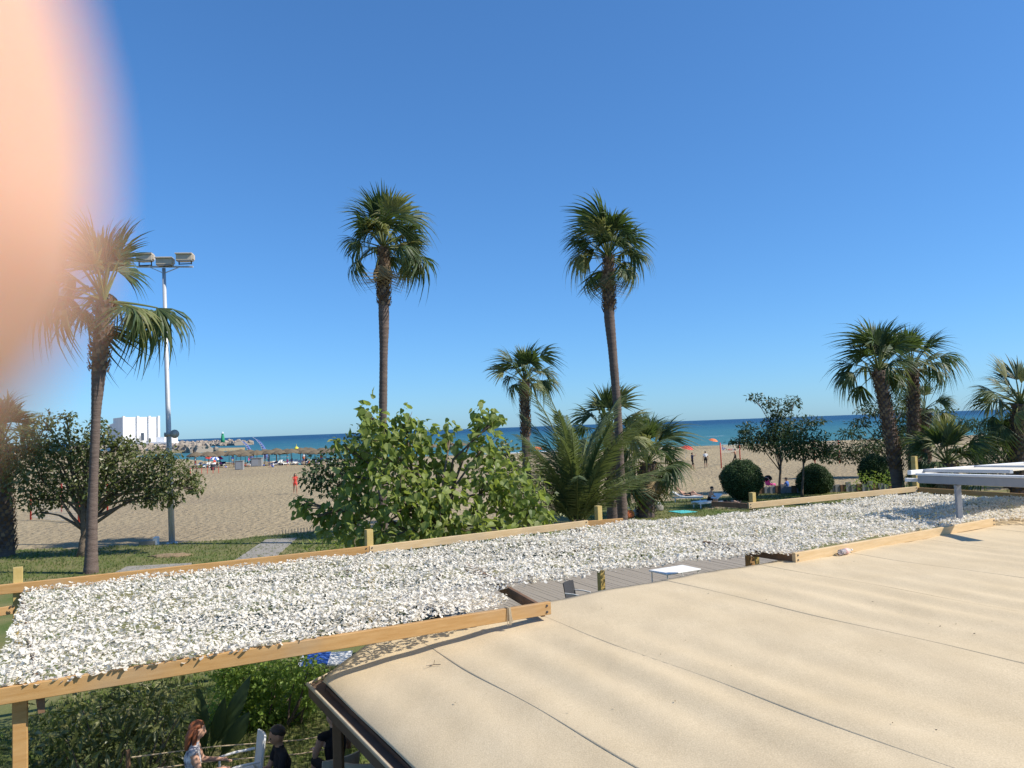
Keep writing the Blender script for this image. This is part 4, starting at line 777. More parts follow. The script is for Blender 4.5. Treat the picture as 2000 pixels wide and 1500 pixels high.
# ------------------------------------------------------------------ harbour: building, rocks, beacon
HY = 330.0
pier = tag(MB().prism([(-420, 285), (-150, 285), (-118, 300), (-112, 316), (-140, 345), (-420, 520)], -3, .6).build('harbour_ground', M['sand']), kind='structure')
hb = empty('harbour_building', (*ony(275, 860, HY)[:2], .6)); tag(hb, 'white flat-roofed harbour building with buttresses behind the ficus', 'building')
def hp(px, py, Y=HY): return ony(px, py, Y)
def hbox(name, x0, y0, x1, y1, Y0, Y1, m, par=None):
    a = hp(x0, y0, Y0); b = hp(x1, y1, Y0); mb = MB(); zb, zt = min(a[2], b[2]), max(a[2], b[2]); zb = max(zb, .3)
    mb.prism([(a[0], Y0), (b[0], Y0), (b[0], Y1), (a[0], Y1)], zb, zt); o = child(name, mb.mesh(name, M[m]), hb)
    return o
A_, B_ = hp(239, 815), hp(310, 815, HY + 13); L_ = hp(221, 815, HY + 11); zt = A_[2]; dB = nrm(B_[:2] - A_[:2]); nB_ = np.array([dB[1], -dB[0]])
mb = MB(); mb.prism([A_[:2], B_[:2], (B_[:2] + L_[:2] - A_[:2]), L_[:2]], .5, zt); child('wall', mb.mesh('wall', M['whitewash']), hb)
for f in (.02, .40, .72, .98):
    p = A_[:2] + (B_[:2] - A_[:2]) * f; mb = MB(); mb.prism([p - dB * .5 + nB_ * .8, p + dB * .5 + nB_ * .8, p + dB * .5 - nB_ * .01, p - dB * .5 - nB_ * .01], .5, zt + .45); child('buttress', mb.mesh('buttress', M['whitewash']), hb)
p = hp(214, 818); mb = MB(); mb.prism([(p[0] - .8, HY + 8), (p[0] + .8, HY + 8), (p[0] + .8, HY + 11), (p[0] - .8, HY + 11)], .5, p[2] + .4); child('chimney', mb.mesh('chimney', M['whitewash']), hb)
q = hp(190, 831); mb = MB(); V = [(q[0], HY + 8, .5), (p[0] - .8, HY + 8, .5), (p[0] - .8, HY + 8, p[2] - 1.2), (q[0], HY + 8, q[2])]; V += [(x, y + 5, z) for x, y, z in V]
mb.add(V, [(0, 1, 2, 3), (7, 6, 5, 4), (3, 2, 6, 7), (0, 3, 7, 4), (1, 5, 6, 2), (0, 4, 5, 1)]); child('sloping_wing', mb.mesh('sloping_wing', M['whitewash']), hb)
hbox('low_wing', 230, 866, 327, 895, HY - 12, HY - 1.2, 'whitewash'); hbox('low_wing', 306, 854, 321, 866.5, HY - 5, HY + 8, 'whitewash')
def hwin(x0, y0, x1, y1, Y0, name='window'):
    o = hbox(name, x0, y0, x1, y1, Y0 - .08, Y0 + .3, 'glassy'); 
    a = hp(x0, y0, Y0); b = hp(x1, y1, Y0); mb = MB(); mb.bar((a[0] - .15, Y0 - .12, b[2] - .1), (b[0] + .15, Y0 - .12, b[2] - .1), .25, .15); mb.bar((a[0] - .15, Y0 - .12, a[2] + .1), (b[0] + .15, Y0 - .12, a[2] + .1), .25, .15)
    f = child('frame', mb.mesh('frame', M['white']), o); f.matrix_parent_inverse = Matrix.Identity(4)
hwin(275, 846, 281, 860, HY + 5.6); hwin(268, 857, 270.5, 864, HY + 4.2); hwin(291, 856, 294, 863, HY + 8.2); hwin(292, 867, 308, 872.5, HY - 12); hwin(312, 866.5, 324, 871.5, HY - 12)
rv = []
def rock_mesh(k):
    r2 = np.random.default_rng(k + 50); mb = MB(); ph = r2.uniform(0, 6, 6)
    mb.ball((0, 0, 0), (1, .85, .7), 7, 5, f=lambda d: 1 + .25 * math.sin(d[0] * 3 + ph[0]) + .2 * math.sin(d[1] * 4 + ph[1]) + .15 * math.sin(d[2] * 5 + ph[2])); return mb.mesh('rock', M['rock'])
RK = [rock_mesh(k) for k in range(6)]
def rocks(name, label, line, wid, hgt, n, s0, s1):
    line = [np.asarray(p, float) for p in line]; t = empty(name, (*line[0], -.4)); tag(t, label, 'breakwater'); seg = [np.linalg.norm(line[i + 1] - line[i]) for i in range(len(line) - 1)]; tot = sum(seg); inv = t.matrix_basis.inverted()
    mb = MB(); 
    for i in range(len(line) - 1): mb.tube([(*line[i], -.9), (*line[i + 1], -.9)], [(wid * .8, hgt * .95 + .4)] * 2, 12)
    child('rubble_core', mb.mesh('rubble_core', M['rock']), t)
    for k in range(n):
        s = tot * (k + rng.random()) / n; i = 0
        while i < len(seg) - 1 and s > seg[i]: s -= seg[i]; i += 1
        d = nrm(line[i + 1] - line[i]); p = line[i] + d * min(s, seg[i]); w_ = rng.uniform(-1, 1); q = p + np.array([-d[1], d[0]]) * w_ * wid; z = -.6 + hgt * (1 - w_ * w_) * rng.uniform(.8, 1.1)
        o = link('rock', RK[k % 6], t); o.matrix_basis = inv @ Matrix.Translation((q[0], q[1], z)) @ Euler(rng.uniform(0, 6, 3)).to_matrix().to_4x4() @ Matrix.Scale(float(rng.uniform(s0, s1)), 4)
e0 = onz(478, 869, -.4); e1 = onz(345, 871, -.4)
rocks('breakwater', 'long rock breakwater with the green beacon at its end', [e0[:2] * .98, e1[:2] * .97, e1[:2] * .95 + [-60, -40]], 9, 2.3, 290, 1.1, 2.2)
m0 = onz(402, 883.5, -.4); m1 = onz(340, 884, -.4)
rocks('rock_groyne', 'pale rock mound in front of the long breakwater', [m0[:2], m1[:2], m1[:2] + [-25, 5]], 5, 2.9, 130, .8, 1.7)
gb = ony(435, 858, 478.0); gl = empty('green_beacon', gb); tag(gl, 'green harbour beacon tower with pale lantern on the breakwater', 'beacon')
lath = lambda prof, n=12: MB().tube([(0, 0, z) for z, r in prof], [r for z, r in prof], n)
lath([(-2, 1.3), (.0, 1.2), (2.5, .8), (3.4, .65)]).build('tower', M['green'], gl, True); lath([(3.4, 1.0), (3.55, 1.0)]).build('gallery', M['green'], gl); lath([(3.55, .5), (4.3, .5), (4.7, .15)]).build('lantern', M['white'], gl)
yb = empty('mooring_buoy', ony(579, 872, 250.0)); yb.location.z = -.2; tag(yb, 'yellow buoy on the water beyond the straw umbrellas', 'buoy')
MB().ball((0, 0, .5), (.8, .8, .9), 12, 8).build('float', M['yellow'], yb, True); lath([(1.2, .08), (2.2, .06)], 6).build('top_mark', M['yellow'], yb)

# ------------------------------------------------------------------ beach furniture
ORD = ['first', 'second', 'third', 'fourth', 'fifth', 'sixth', 'seventh', 'eighth', 'ninth', 'tenth', 'eleventh', 'twelfth', 'thirteenth', 'fourteenth', 'fifteenth', 'sixteenth', 'seventeenth', 'eighteenth', 'nineteenth', 'twentieth', 'twenty-first', 'twenty-second']
def copy_tree(o, parent=None):
    c = o.copy(); COL.objects.link(c); c.parent = parent
    for ch in o.children: copy_tree(ch, c)
    return c
def gz(x, y): return float(ground_z(np.array([x]), np.array([y]))[0])
um = empty('straw_umbrella'); mb = MB(); n = 26; V = [(0, 0, 2.62)]
for k in range(n):
    a_ = 2 * math.pi * k / n; V.append((.75 * math.cos(a_), .75 * math.sin(a_), 2.38))
for k in range(n):
    a_ = 2 * math.pi * k / n; r_ = 1.38 + rng.normal(0, .04); V.append((r_ * math.cos(a_), r_ * math.sin(a_), 2.03 + rng.normal(0, .03)))
for k in range(n):
    a_ = 2 * math.pi * k / n; r_ = 1.42 + rng.normal(0, .05); V.append((r_ * math.cos(a_), r_ * math.sin(a_), 1.84 + rng.normal(0, .06)))
F = []
for k in range(n):
    j = (k + 1) % n; F += [(0, 1 + k, 1 + j), (1 + k, 1 + n + k, 1 + n + j, 1 + j), (1 + n + k, 1 + 2 * n + k, 1 + 2 * n + j, 1 + n + j)]
mb.add(V, F).build('thatch_canopy', M['thatch'], um); MB().tube([(0, 0, 0), (0, 0, 2.5)], [.05, .045], 8).build('pole', M['darktimber'], um)
def sunbed(name='sunbed', cloth='white'):
    t = empty(name); mb = MB(); mb.bar((-.95, 0, .34), (.35, 0, .34), .62, .07, bev=.02); mb.bar((.35, 0, .34), (.92, 0, .68), .62, .07, bev=.02); mb.build('mattress', M[cloth], t)
    mb = MB(); mb.bar((-.95, -.28, .28), (.9, -.28, .28), .05, .06); mb.bar((-.95, .28, .28), (.9, .28, .28), .05, .06); mb.build('frame', M['white'], t)
    for x in (-.8, .7):
        for y in (-.27, .27): MB().bar((x, y, 0), (x, y, .28), .05, .05, up=(0, 1, 0)).build('leg', M['white'], t)
    return t
bedw = sunbed(); bedd = sunbed('sunbed', 'navy')
first = True; beds = 0
for row, (Y, px0, px1, cnt) in enumerate(((129, 385, 640, 12), (137, 400, 655, 12), (147, 378, 930, 21))):
    for k in range(cnt):
        px = px0 + (px1 - px0) * k / (cnt - 1) + rng.uniform(-3, 3); p = ony(px, 900, Y + rng.uniform(-2, 2)); o = um if first else copy_tree(um); first = False
        o.location = (p[0], p[1], gz(p[0], p[1])); o.rotation_euler = (rng.normal(0, .03), rng.normal(0, .03), rng.uniform(0, 6)); o.scale = (float(rng.uniform(.92, 1.08)),) * 3
        tag(o, 'straw beach umbrella, %s from the lamp mast in the %s row' % (ORD[k], ('front', 'middle', 'seaward')[row]), 'beach umbrella', 'straw umbrellas by the water')
        if row < 2:
            for s in (-1, 1):
                if rng.random() < .75:
                    src = bedw if rng.random() < .55 else bedd; b = copy_tree(src); b.location = (p[0] + s * .75, p[1] - .9, gz(p[0], p[1])); b.rotation_euler = (0, 0, math.pi / 2 + rng.normal(0, .12)); beds += 1
                    tag(b, '%s sunbed %s the %s straw umbrella of the %s row' % ('white' if src is bedw else 'navy', 'left of' if s < 0 else 'right of', ORD[k], ('front', 'middle')[row]), 'sunbed', 'sunbeds under the straw umbrellas')
for o in (bedw, bedd):
    for c in list(o.children): bpy.data.objects.remove(c)
    bpy.data.objects.remove(o)
def flag(label, px, ptop, pbase, Y):
    g = ony(px, pbase, Y); t = empty('feather_flag', (g[0], g[1], gz(g[0], g[1]))); tag(t, label, 'flag', 'feather flags'); H = ony(px, ptop, Y)[2]; mb = MB(); k = 12; V = []; P = []
    for i in range(k + 1):
        f = i / k; x = -2.1 * f ** 2.0; z = .6 + (H - .6) * (1 - (1 - f) ** 1.25); w_ = .95 * (1 - .15 * f) * (.35 if f < .05 else 1) * (1 if f < .9 else max(.2, 1 - (f - .9) * 7)); P.append((x, 0, z)); V += [(x, 0, z), (x + w_ * .9, .05 * math.sin(f * 6), z - w_ * .45 * f), (x, .012, z), (x + w_ * .9, .05 * math.sin(f * 6) + .012, z - w_ * .45 * f)]
    F = []
    for i in range(k): a_ = 4 * i; F += [(a_, a_ + 1, a_ + 5, a_ + 4), (a_ + 2, a_ + 6, a_ + 7, a_ + 3), (a_ + 1, a_ + 3, a_ + 7, a_ + 5), (a_, a_ + 4, a_ + 6, a_ + 2)]
    mb.add(V, F); mb.build('banner', M['flagblue'], t, True)
    MB().tube([(0, 0, 0)] + P, .03, 6).build('pole', M['white'], t)
    mb = MB(); b = np.array(P)
    for i, f in enumerate((.30, .40, .50, .60, .68)):
        q = np.array([np.interp(f, np.linspace(0, 1, k + 1), b[:, j]) for j in range(3)]); w_ = .16 + .07 * (i % 2); mb.bar(q + [.16, -.05, -.03], q + [.16 + w_, -.05, -.06], .01, .17)
    mb.build('lettering', M['white'], t)
flag('blue feather flag nearer the lamp mast beyond the straw umbrellas', 487, 856, 893, 152); flag('blue feather flag nearer the mulberry beyond the grey lockers', 515, 852, 892, 152)
def cabin(label, px, y0, y1, wpx, Y, m):
    a = ony(px, y1, Y); t = empty('beach_cabin', (a[0], Y, gz(a[0], Y)), .12); tag(t, label, 'cabin'); w_ = wpx * Y / FPX; h = (y1 - y0) * Y / FPX
    mb = MB(); mb.box((0, 0, h / 2), (w_, w_ * .8, h), bev=.03); mb.build('box_body', M[m], t); mb = MB(); mb.box((0, 0, h + .03), (w_ * 1.08, w_ * .9, .06)); mb.build('lid', M['concrete'], t)
    mb = MB(); mb.box((-w_ * .1, -w_ * .4 - .01, h * .5), (w_ * .6, .03, h * .8)); mb.build('door', M['alug'], t)
cabin('grey square locker standing alone on the sand', 468, 900, 917, 15, 117, 'greybox'); cabin('grey locker with pale surround beside the straw umbrellas', 502, 892, 908, 20, 126, 'greybox')
tb = empty('litter_bin', onz(416, 919, 0)); tag(tb, 'dark litter bin on the sand by the low red fence', 'bin'); lath([(0, .32), (.9, .38), (.95, .40), (1.0, .36)]).build('bin_body', M['dark'], tb); lath([(1.0, .25), (1.08, .2)]).build('lid', M['white'], tb)
# low red rope fence
rf = empty('rope_fence', onz(400, 928, 0)); tag(rf, 'low red post and rope fence on the sand near the litter bin', 'fence'); pts = []
for px in (372, 384, 394, 405, 416, 427):
    p = onz(px, 926 - (px - 372) * .04, 0); pts.append(p + [0, 0, .75]); mb = MB(); mb.tube([p, p + [0, 0, .85]], .04, 6); child('fence_post', mb.mesh('fence_post', M['red']), rf)
mb = MB(); mb.tube(pts, .015, 5); child('rope', mb.mesh('rope', M['red']), rf)

def volley(label, pa, pb, H, netz, sag, m='net_string'):
    t = empty('volleyball_net', pa); tag(t, label, 'volleyball net', 'beach volleyball nets')
    for p in (pa, pb): mb = MB(); mb.tube([p, p + [0, 0, H]], .06, 8); child('net_post', mb.mesh('net_post', M['red'], True), t)
    mb = MB(); 
    for f in np.linspace(0, 1, 9):
        za = netz[0] + (netz[1] - netz[0]) * f; L = [pa + (pb - pa) * s + np.array([0, 0, za - sag * math.sin(math.pi * s)]) for s in np.linspace(0, 1, 12)]; mb.tube(L, .012 if f in (0, 1) else .006, 4)
    for s in np.linspace(0, 1, 40): q = pa + (pb - pa) * s; d = sag * math.sin(math.pi * s); mb.tube([q + [0, 0, netz[0] - d], q + [0, 0, netz[1] - d]], .006, 4)
    child('mesh_net', mb.mesh('mesh_net', M['cord']), t)
va = onz(154, 1022, 0); vb = onz(60, 1015, 0)
volley('slack volleyball net on a red post under the ficus', va, vb, 1.9, (.2, 1.1), .1)
volley('volleyball court net behind the ficus trunk', onz(210, 1002, 0), onz(120, 1000, 0), 2.1, (1.3, 2.1), .1)
volley('volleyball net with red posts beyond the large round shrub', onz(1409, 914, 0), onz(1446, 906, 0), 2.6, (1.6, 2.4), .12)
volley('farther volleyball net with red posts behind the young trees', onz(1592, 906, 0), onz(1640, 905, 0), 2.4, (1.5, 2.3), .1)

# things near the lawn edge
p = onz(290, 1066, 0); t = tag(empty('stone_block', p, .1), 'pale stone block lying at the lawn edge beside the lamp mast', 'stone block'); MB().box((0, 0, .13), (.75, .4, .26), bev=.03).build('lower_stone', M['concrete'], t); MB().box((.34, .02, .2), (.16, .42, .4), bev=.03).build('end_stone', M['white'], t)
ed = empty('garden_edging', onz(560, 1046, 0)); tag(ed, 'row of short pale stakes edging the lawn beyond the path', 'edging')
for k in range(16):
    p = onz(528 + k * 6, 1046 - k * .55, 0); mb = MB(); mb.bar(p, p + [0, 0, .24], .04, .04, up=(0, 1, 0)); child('stake', mb.mesh('stake', M['trim']), ed)
lg = empty('log_border', onz(1620, 965, 0)); tag(lg, 'low dark border of upright boards between lawn and sand beside the round shrubs', 'border')
for k in range(26):
    px = 1488 + k * 10.6; p = onz(px, 966 - k * .25, 0); h = (.5 if k % 4 else .68) + rng.normal(0, .03); mb = MB(); mb.bar(p, p + [0, 0, h], .34, .07, up=(0, 1, 0), bev=.015); child('board', mb.mesh('board', M['greybox'] if k % 3 else M['darktimber']), lg)
# boardwalk under the gap in the netting
bw = empty('boardwalk', (2.5, 22, 0)); tag(bw, 'weathered plank boardwalk seen through the gap beside the roof', 'boardwalk')
o_ = onz(985, 1185, .12); dirp = nrm(onz(1440, 1115, .12) - o_); per_ = np.array([-dirp[1], dirp[0], 0]); pm = None
for k in range(96):
    c = o_ + dirp * (k * .155 - 2.0) + per_ * 1.0; mb = None
    if pm is None: m_ = MB(); m_.bar((0, -2.4, 0), (0, 2.4, 0), .145, .035); pm = m_.mesh('plank', M['deck'])
    o = link('plank', pm, bw); o.matrix_basis = bw.matrix_basis.inverted() @ Matrix.Translation((c[0], c[1], .12 + rng.normal(0, .003))) @ Matrix.Rotation(math.atan2(dirp[1], dirp[0]) + rng.normal(0, .006), 4, 'Z')
def table(name, label, c, L, W, H, rz, topm, cloth=None):
    t = empty(name, (c[0], c[1], 0), rz); tag(t, label, 'table'); MB().box((0, 0, H - .02), (L, W, .04), bev=.01).build('table_top', M[topm], t)
    for x in (-1, 1):
        for y in (-1, 1): MB().tube([(x * (L / 2 - .06), y * (W / 2 - .06), 0), (x * (L / 2 - .06), y * (W / 2 - .06), H - .04)], .018, 8).build('leg', M['white'], t)
    if cloth: MB().box((-L * .18, 0, H + .003), (L * .5, W * 1.02, .008)).build('cloth_runner', M[cloth], t)
    return t
table('side_table', 'white-topped table on the boardwalk seen through the gap in the netting', onz(1318, 1112, .75), 1.25, .8, .75, .5, 'white')
table('cafe_table', 'cafe table with blue and white top at the corner of the roof', onz(636, 1286, .75), .95, .8, .75, .15, 'white', 'blue')

def chair(name, label, loc, rz, m, group=None, draped=False):
    t = empty(name, loc, rz); tag(t, label, 'chair', group)      # faces +x
    MB().box((0, 0, .45), (.46, .48, .05), bev=.015).build('seat', M[m], t); mb = MB(); k = 7; V = []
    for i in range(k):
        y = -.25 + .5 * i / (k - 1); bow = .05 * (1 - (y / .25) ** 2); V += [(-.22 - bow, y, .5 if not draped else .25), (-.30 - bow, y, .93), (-.245 - bow, y, .5 if not draped else .25), (-.325 - bow, y, .93)]
    F = []
    for i in range(k - 1): a_ = 4 * i; F += [(a_, a_ + 4, a_ + 5, a_ + 1), (a_ + 2, a_ + 3, a_ + 7, a_ + 6), (a_ + 1, a_ + 5, a_ + 7, a_ + 3), (a_, a_ + 2, a_ + 6, a_ + 4)]
    F += [(0, 1, 3, 2), (4 * k - 4, 4 * k - 2, 4 * k - 1, 4 * k - 3)]; mb.add(V, F).build('backrest', M[m], t, False)
    for x, y in ((.2, .21), (.2, -.21), (-.22, .22), (-.22, -.22)): MB().tube([(x * 1.1, y * 1.05, 0), (x, y, .44)], .018, 7).build('leg', M['white'], t)
    for y in (-.25, .25): MB().tube([(-.26, y, .68), (.0, y, .68), (.2, y, .66), (.2, y, .45)], .017, 7).build('armrest', M['white'], t)
    return t

# ------------------------------------------------------------------ people
def person(name, label, joints, cols, loc, rz, vox=.022, hair='hair', long_hair=False, scale=1.0, group=None, face=False, mats=None):
    """joints: dict of points (x forward, y left, z up); cols: region -> material"""
    J = {k: np.asarray(v, float) for k, v in joints.items()}; parts = []
    def add(reg, P, r, ref=(1, .05, .03)): parts.append((reg, [np.asarray(p, float) for p in P], r, ref))
    pel, ch, nk, hd = J['pelvis'], J['chest'], J['neck'], J['head']; ax = nrm(hd - nk)
    fw = nrm(J.get('face', np.array([1, 0, 0])) - ax * (J.get('face', np.array([1, 0, 0])) @ ax))
    add('top', [pel * .55 + ch * .45, ch, ch * .35 + nk * .65], [(.135, .095), (.165, .11), (.12, .075)]); add('hips', [pel - nrm(ch - pel) * .05, pel * .55 + ch * .45], [(.155, .11), (.13, .09)])
    add('skin', [nk - ax * .04, nk + ax * .06], [.058, .052])
    for s in ('l', 'r'):
        sh, el, wr = J['sh_' + s], J['el_' + s], J['wr_' + s]; add('top', [nk - ax * .05, sh], [.06, .058]); m_ = sh * .5 + el * .5; add('sleeve', [sh, m_], [.056, .048]); add('skin', [m_, el, wr], [.047, .042, .028])
        d = nrm(wr - el); sd = nrm(np.cross(d, fw)) if abs(d @ fw) < .9 else nrm(np.cross(d, [0, 0, 1])); nn = np.cross(d, sd)
        add('skin', [wr, wr + d * .08], [(.038, .018), (.040, .016)], nn)
        for i, (o_, L) in enumerate(((-.030, .065), (-.010, .078), (.011, .074), (.030, .058))):
            b0 = wr + d * .085 + sd * o_; add('skin', [b0, b0 + d * L * .5 + nn * .008, b0 + d * L + nn * .024], [.0095, .0088, .0075])
        b0 = wr + d * .03 + sd * -.035; add('skin', [b0, b0 + d * .03 - sd * .03, b0 + d * .065 - sd * .036], [.012, .011, .009])
        hp_, kn, an, to = J['hip_' + s], J['kn_' + s], J['an_' + s], J['to_' + s]; m_ = hp_ * .55 + kn * .45; add('hips', [hp_, m_], [.088, .075]); add('thigh', [m_, kn], [.073, .056]); add('skin', [kn, kn * .6 + an * .4, an], [.054, .056, .036]); add('skin', [an - nrm(to - an) * .03, an * .5 + to * .5, to], [.036, .038, .028])
    mb = MB(); seg = []
    for reg, P, r, ref in parts:
        mb.capsule(P, r, 10, 0, ref)
        for i in range(len(P) - 1): seg.append((reg, P[i], P[i + 1], np.mean([np.mean(x) for x in r])))
    side = np.cross(ax, fw)
    Rh = np.stack([fw, side, ax], 1)
    def hv(x, y, z): return hd + Rh @ np.array([x, y, z])
    hb_ = MB(); hb_.ball((0, 0, 0), (.098, .078, .118), 16, 12, f=lambda d: 1 - .10 * max(0, -d[2]) * (1 - .6 * max(0, d[0]))); V = np.concatenate(hb_.V) @ Rh.T + hd; mb.add(V, hb_.F)
    mb.capsule([hv(.09, 0, .02), hv(.112, 0, -.02)], [.010, .015], 8); mb.capsule([hv(.082, -.018, -.055), hv(.082, .018, -.055)], [.012, .012], 8)
    for s in (-1, 1): mb.capsule([hv(-.005, s * .078, .015), hv(-.005, s * .082, -.025)], [.016, .012], 8)
    seg.append(('skin', hv(0, 0, -.07), hv(0, 0, .07), .08))
    src = mb.mesh('person_source', M['skin']); tmp = link('person_source', src); md = tmp.modifiers.new('r', 'REMESH'); md.mode = 'VOXEL'; md.voxel_size = vox; md2 = tmp.modifiers.new('s', 'SMOOTH'); md2.factor = .4; md2.iterations = 2
    dg = bpy.context.evaluated_depsgraph_get(); me = bpy.data.meshes.new_from_object(tmp.evaluated_get(dg)); bpy.data.objects.remove(tmp); bpy.data.meshes.remove(src)
    me.materials.clear(); regs = ['skin', 'top', 'sleeve', 'hips', 'thigh']; names = []
    for r_ in regs: me.materials.append(M[cols.get(r_, cols['skin'])])
    C = np.zeros(len(me.polygons) * 3); me.polygons.foreach_get('center', C); C = C.reshape(-1, 3); best = np.full(len(C), 1e9); idx = np.zeros(len(C), int)
    for reg, a, b, r_ in seg:
        ab = b - a; t = np.clip(((C - a) @ ab) / (ab @ ab + 1e-9), 0, 1); d = np.linalg.norm(C - (a + t[:, None] * ab), axis=1) - r_; u_ = d < best; best[u_] = d[u_]; idx[u_] = regs.index(reg)
    me.polygons.foreach_set('material_index', idx.astype(np.int32)); me.polygons.foreach_set('use_smooth', np.ones(len(C), bool)); me.update()
    t = empty(name, loc, rz); t.scale = (scale,) * 3; tag(t, label, 'person', group); link('body', me, t)
    mb = MB(); hb_ = MB(); hb_.ball((0, 0, 0), (.110, .090, .112), 16, 12, f=lambda d: .80 + (.22 + .035 * math.sin(d[0] * 23 + d[2] * 7) * math.sin(d[1] * 19)) * min(1, max(0, (d[2] * .9 - d[0] * .6 + .10 + .10 * math.sin(d[1] * 9 + d[2] * 5)) / .45)))
    V = np.concatenate(hb_.V) @ Rh.T + hd + Rh @ np.array([-.012, 0, .022]); mb.add(V, hb_.F)
    if long_hair: 
        mb.capsule([hv(-.05, 0, .03), hv(-.085, 0, -.09), hv(-.085, 0, -.22)], [(.09, .06), (.10, .05), (.085, .03)], 12, 0, fw)
        for s in (-1, 1): mb.capsule([hv(-.02, s * .075, .02), hv(-.01, s * .09, -.10), hv(.0, s * .085, -.2)], [.03, .032, .02], 8)
    mb.build('hair', M[hair], t, True)
    if face:
        for s in (-1, 1): e = MB(); e.ball(hv(.083, s * .032, .012), .012, 10, 6); e.build('eye', M['eye'], t, True)
    return t
STAND = dict(pelvis=(0, 0, .95), chest=(0, 0, 1.27), neck=(0, 0, 1.45), head=(.02, 0, 1.60), sh_l=(0, .18, 1.40), sh_r=(0, -.18, 1.40), el_l=(-.03, .24, 1.12), el_r=(-.03, -.24, 1.12), wr_l=(.04, .26, .88), wr_r=(.04, -.26, .88),
             hip_l=(0, .09, .92), hip_r=(0, -.09, .92), kn_l=(.02, .10, .50), kn_r=(.02, -.10, .50), an_l=(0, .10, .07), an_r=(0, -.10, .07), to_l=(.15, .12, .035), to_r=(.15, -.12, .035))
WALK = dict(STAND, kn_l=(.20, .10, .53), an_l=(.20, .10, .09), to_l=(.34, .11, .05), kn_r=(-.06, -.10, .50), an_r=(-.28, -.10, .14), to_r=(-.17, -.11, .04), wr_l=(-.14, .25, .92), el_l=(-.12, .24, 1.14), el_r=(.08, -.23, 1.14), wr_r=(.24, -.22, .98))
PLAY = dict(WALK, el_r=(.22, -.22, 1.36), wr_r=(.38, -.14, 1.56), el_l=(.2, .24, 1.3), wr_l=(.42, .14, 1.42))
SIT = dict(pelvis=(0, 0, .56), chest=(-.03, 0, .87), neck=(.0, 0, 1.05), head=(.035, 0, 1.20), sh_l=(-.01, .18, 1.0), sh_r=(-.01, -.18, 1.0), el_l=(.08, .24, .74), el_r=(.08, -.24, .74), wr_l=(.30, .16, .73), wr_r=(.30, -.16, .73),
           hip_l=(.02, .09, .53), hip_r=(.02, -.09, .53), kn_l=(.43, .11, .54), kn_r=(.43, -.11, .54), an_l=(.42, .11, .08), an_r=(.42, -.11, .08), to_l=(.56, .12, .04), to_r=(.56, -.12, .04))
RECL = dict(pelvis=(0, 0, .46), chest=(-.27, 0, .60), neck=(-.42, 0, .72), head=(-.53, 0, .83), face=(.6, 0, .8), sh_l=(-.36, .18, .68), sh_r=(-.36, -.18, .68), el_l=(-.20, .27, .50), el_r=(-.20, -.27, .50), wr_l=(.03, .22, .50), wr_r=(.03, -.22, .50),
            hip_l=(.03, .09, .45), hip_r=(.03, -.09, .45), kn_l=(.40, .10, .66), kn_r=(.46, -.10, .50), an_l=(.62, .10, .44), an_r=(.88, -.10, .43), to_l=(.76, .11, .46), to_r=(.95, -.11, .52))
GSIT = dict(pelvis=(0, 0, .12), chest=(-.06, 0, .43), neck=(-.02, 0, .61), head=(.02, 0, .76), sh_l=(-.03, .18, .56), sh_r=(-.03, -.18, .56), el_l=(.12, .25, .36), el_r=(.12, -.25, .36), wr_l=(.30, .16, .42), wr_r=(.30, -.16, .42),
            hip_l=(.02, .09, .11), hip_r=(.02, -.09, .11), kn_l=(.36, .14, .42), kn_r=(.40, -.14, .38), an_l=(.62, .12, .08), an_r=(.66, -.12, .08), to_l=(.76, .13, .04), to_r=(.8, -.13, .04))
LIE = dict(pelvis=(0, 0, .13), chest=(-.32, 0, .13), neck=(-.50, 0, .14), head=(-.66, 0, .16), face=(0, .3, 1), sh_l=(-.45, .18, .13), sh_r=(-.45, -.18, .13), el_l=(-.30, .32, .08), el_r=(-.30, -.32, .08), wr_l=(-.1, .34, .06), wr_r=(-.1, -.34, .06),
           hip_l=(.03, .09, .12), hip_r=(.03, -.09, .12), kn_l=(.44, .12, .12), kn_r=(.42, -.12, .2), an_l=(.86, .13, .08), an_r=(.84, -.13, .08), to_l=(.92, .16, .18), to_r=(.9, -.18, .18))

def at_z(px, py, z): return onz(px, py, z)
# diners under the pergola
h = onz(380, 1428, 1.20); person('person', 'person with auburn hair and white print top, seated under the netting', SIT, dict(skin='skin', top='print', sleeve='skin', hips='navy', thigh='navy'), (h[0], h[1], 0), .35, .014, 'redhair', True, face=True)
chair('cafe_chair', 'white draped chair beside the auburn-haired person', (h[0] + .42, h[1] + .35, 0), 3.6, 'white', draped=True)
h = onz(546, 1436, 1.20); person('person', 'dark-haired person in black shirt seated by the bright hedge', SIT, dict(skin='skintan', top='black', sleeve='black', hips='black', thigh='navy'), (h[0], h[1], 0), -2.6, .014, 'hair', face=True)
h = onz(652, 1402, 1.20); person('person', 'person in black sleeveless top seated half under the roof edge', SIT, dict(skin='skin', top='black', sleeve='skin', hips='black', thigh='black'), (h[0], h[1], 0), 2.2, .014, 'hair', face=True)
c = onz(650, 1475, .9); chair('cafe_chair', 'beige cloth chair behind the person at the roof edge', (c[0] - .05, c[1] + .15, 0), 2.2, 'beige', 'beige cafe chairs')
c = onz(705, 1480, .9); chair('cafe_chair', 'beige cloth chair nearest the roof batten', (c[0] + .1, c[1] + .1, 0), 1.5, 'beige', 'beige cafe chairs')
c = onz(1130, 1148, .8); chair('dark_chair', 'dark chair on the boardwalk seen through the gap', (c[0], c[1], 0), -.6, 'dark')
rp = empty('rope_rail', onz(520, 1480, .5)); tag(rp, 'two sagging ropes strung behind the diners', 'rope')
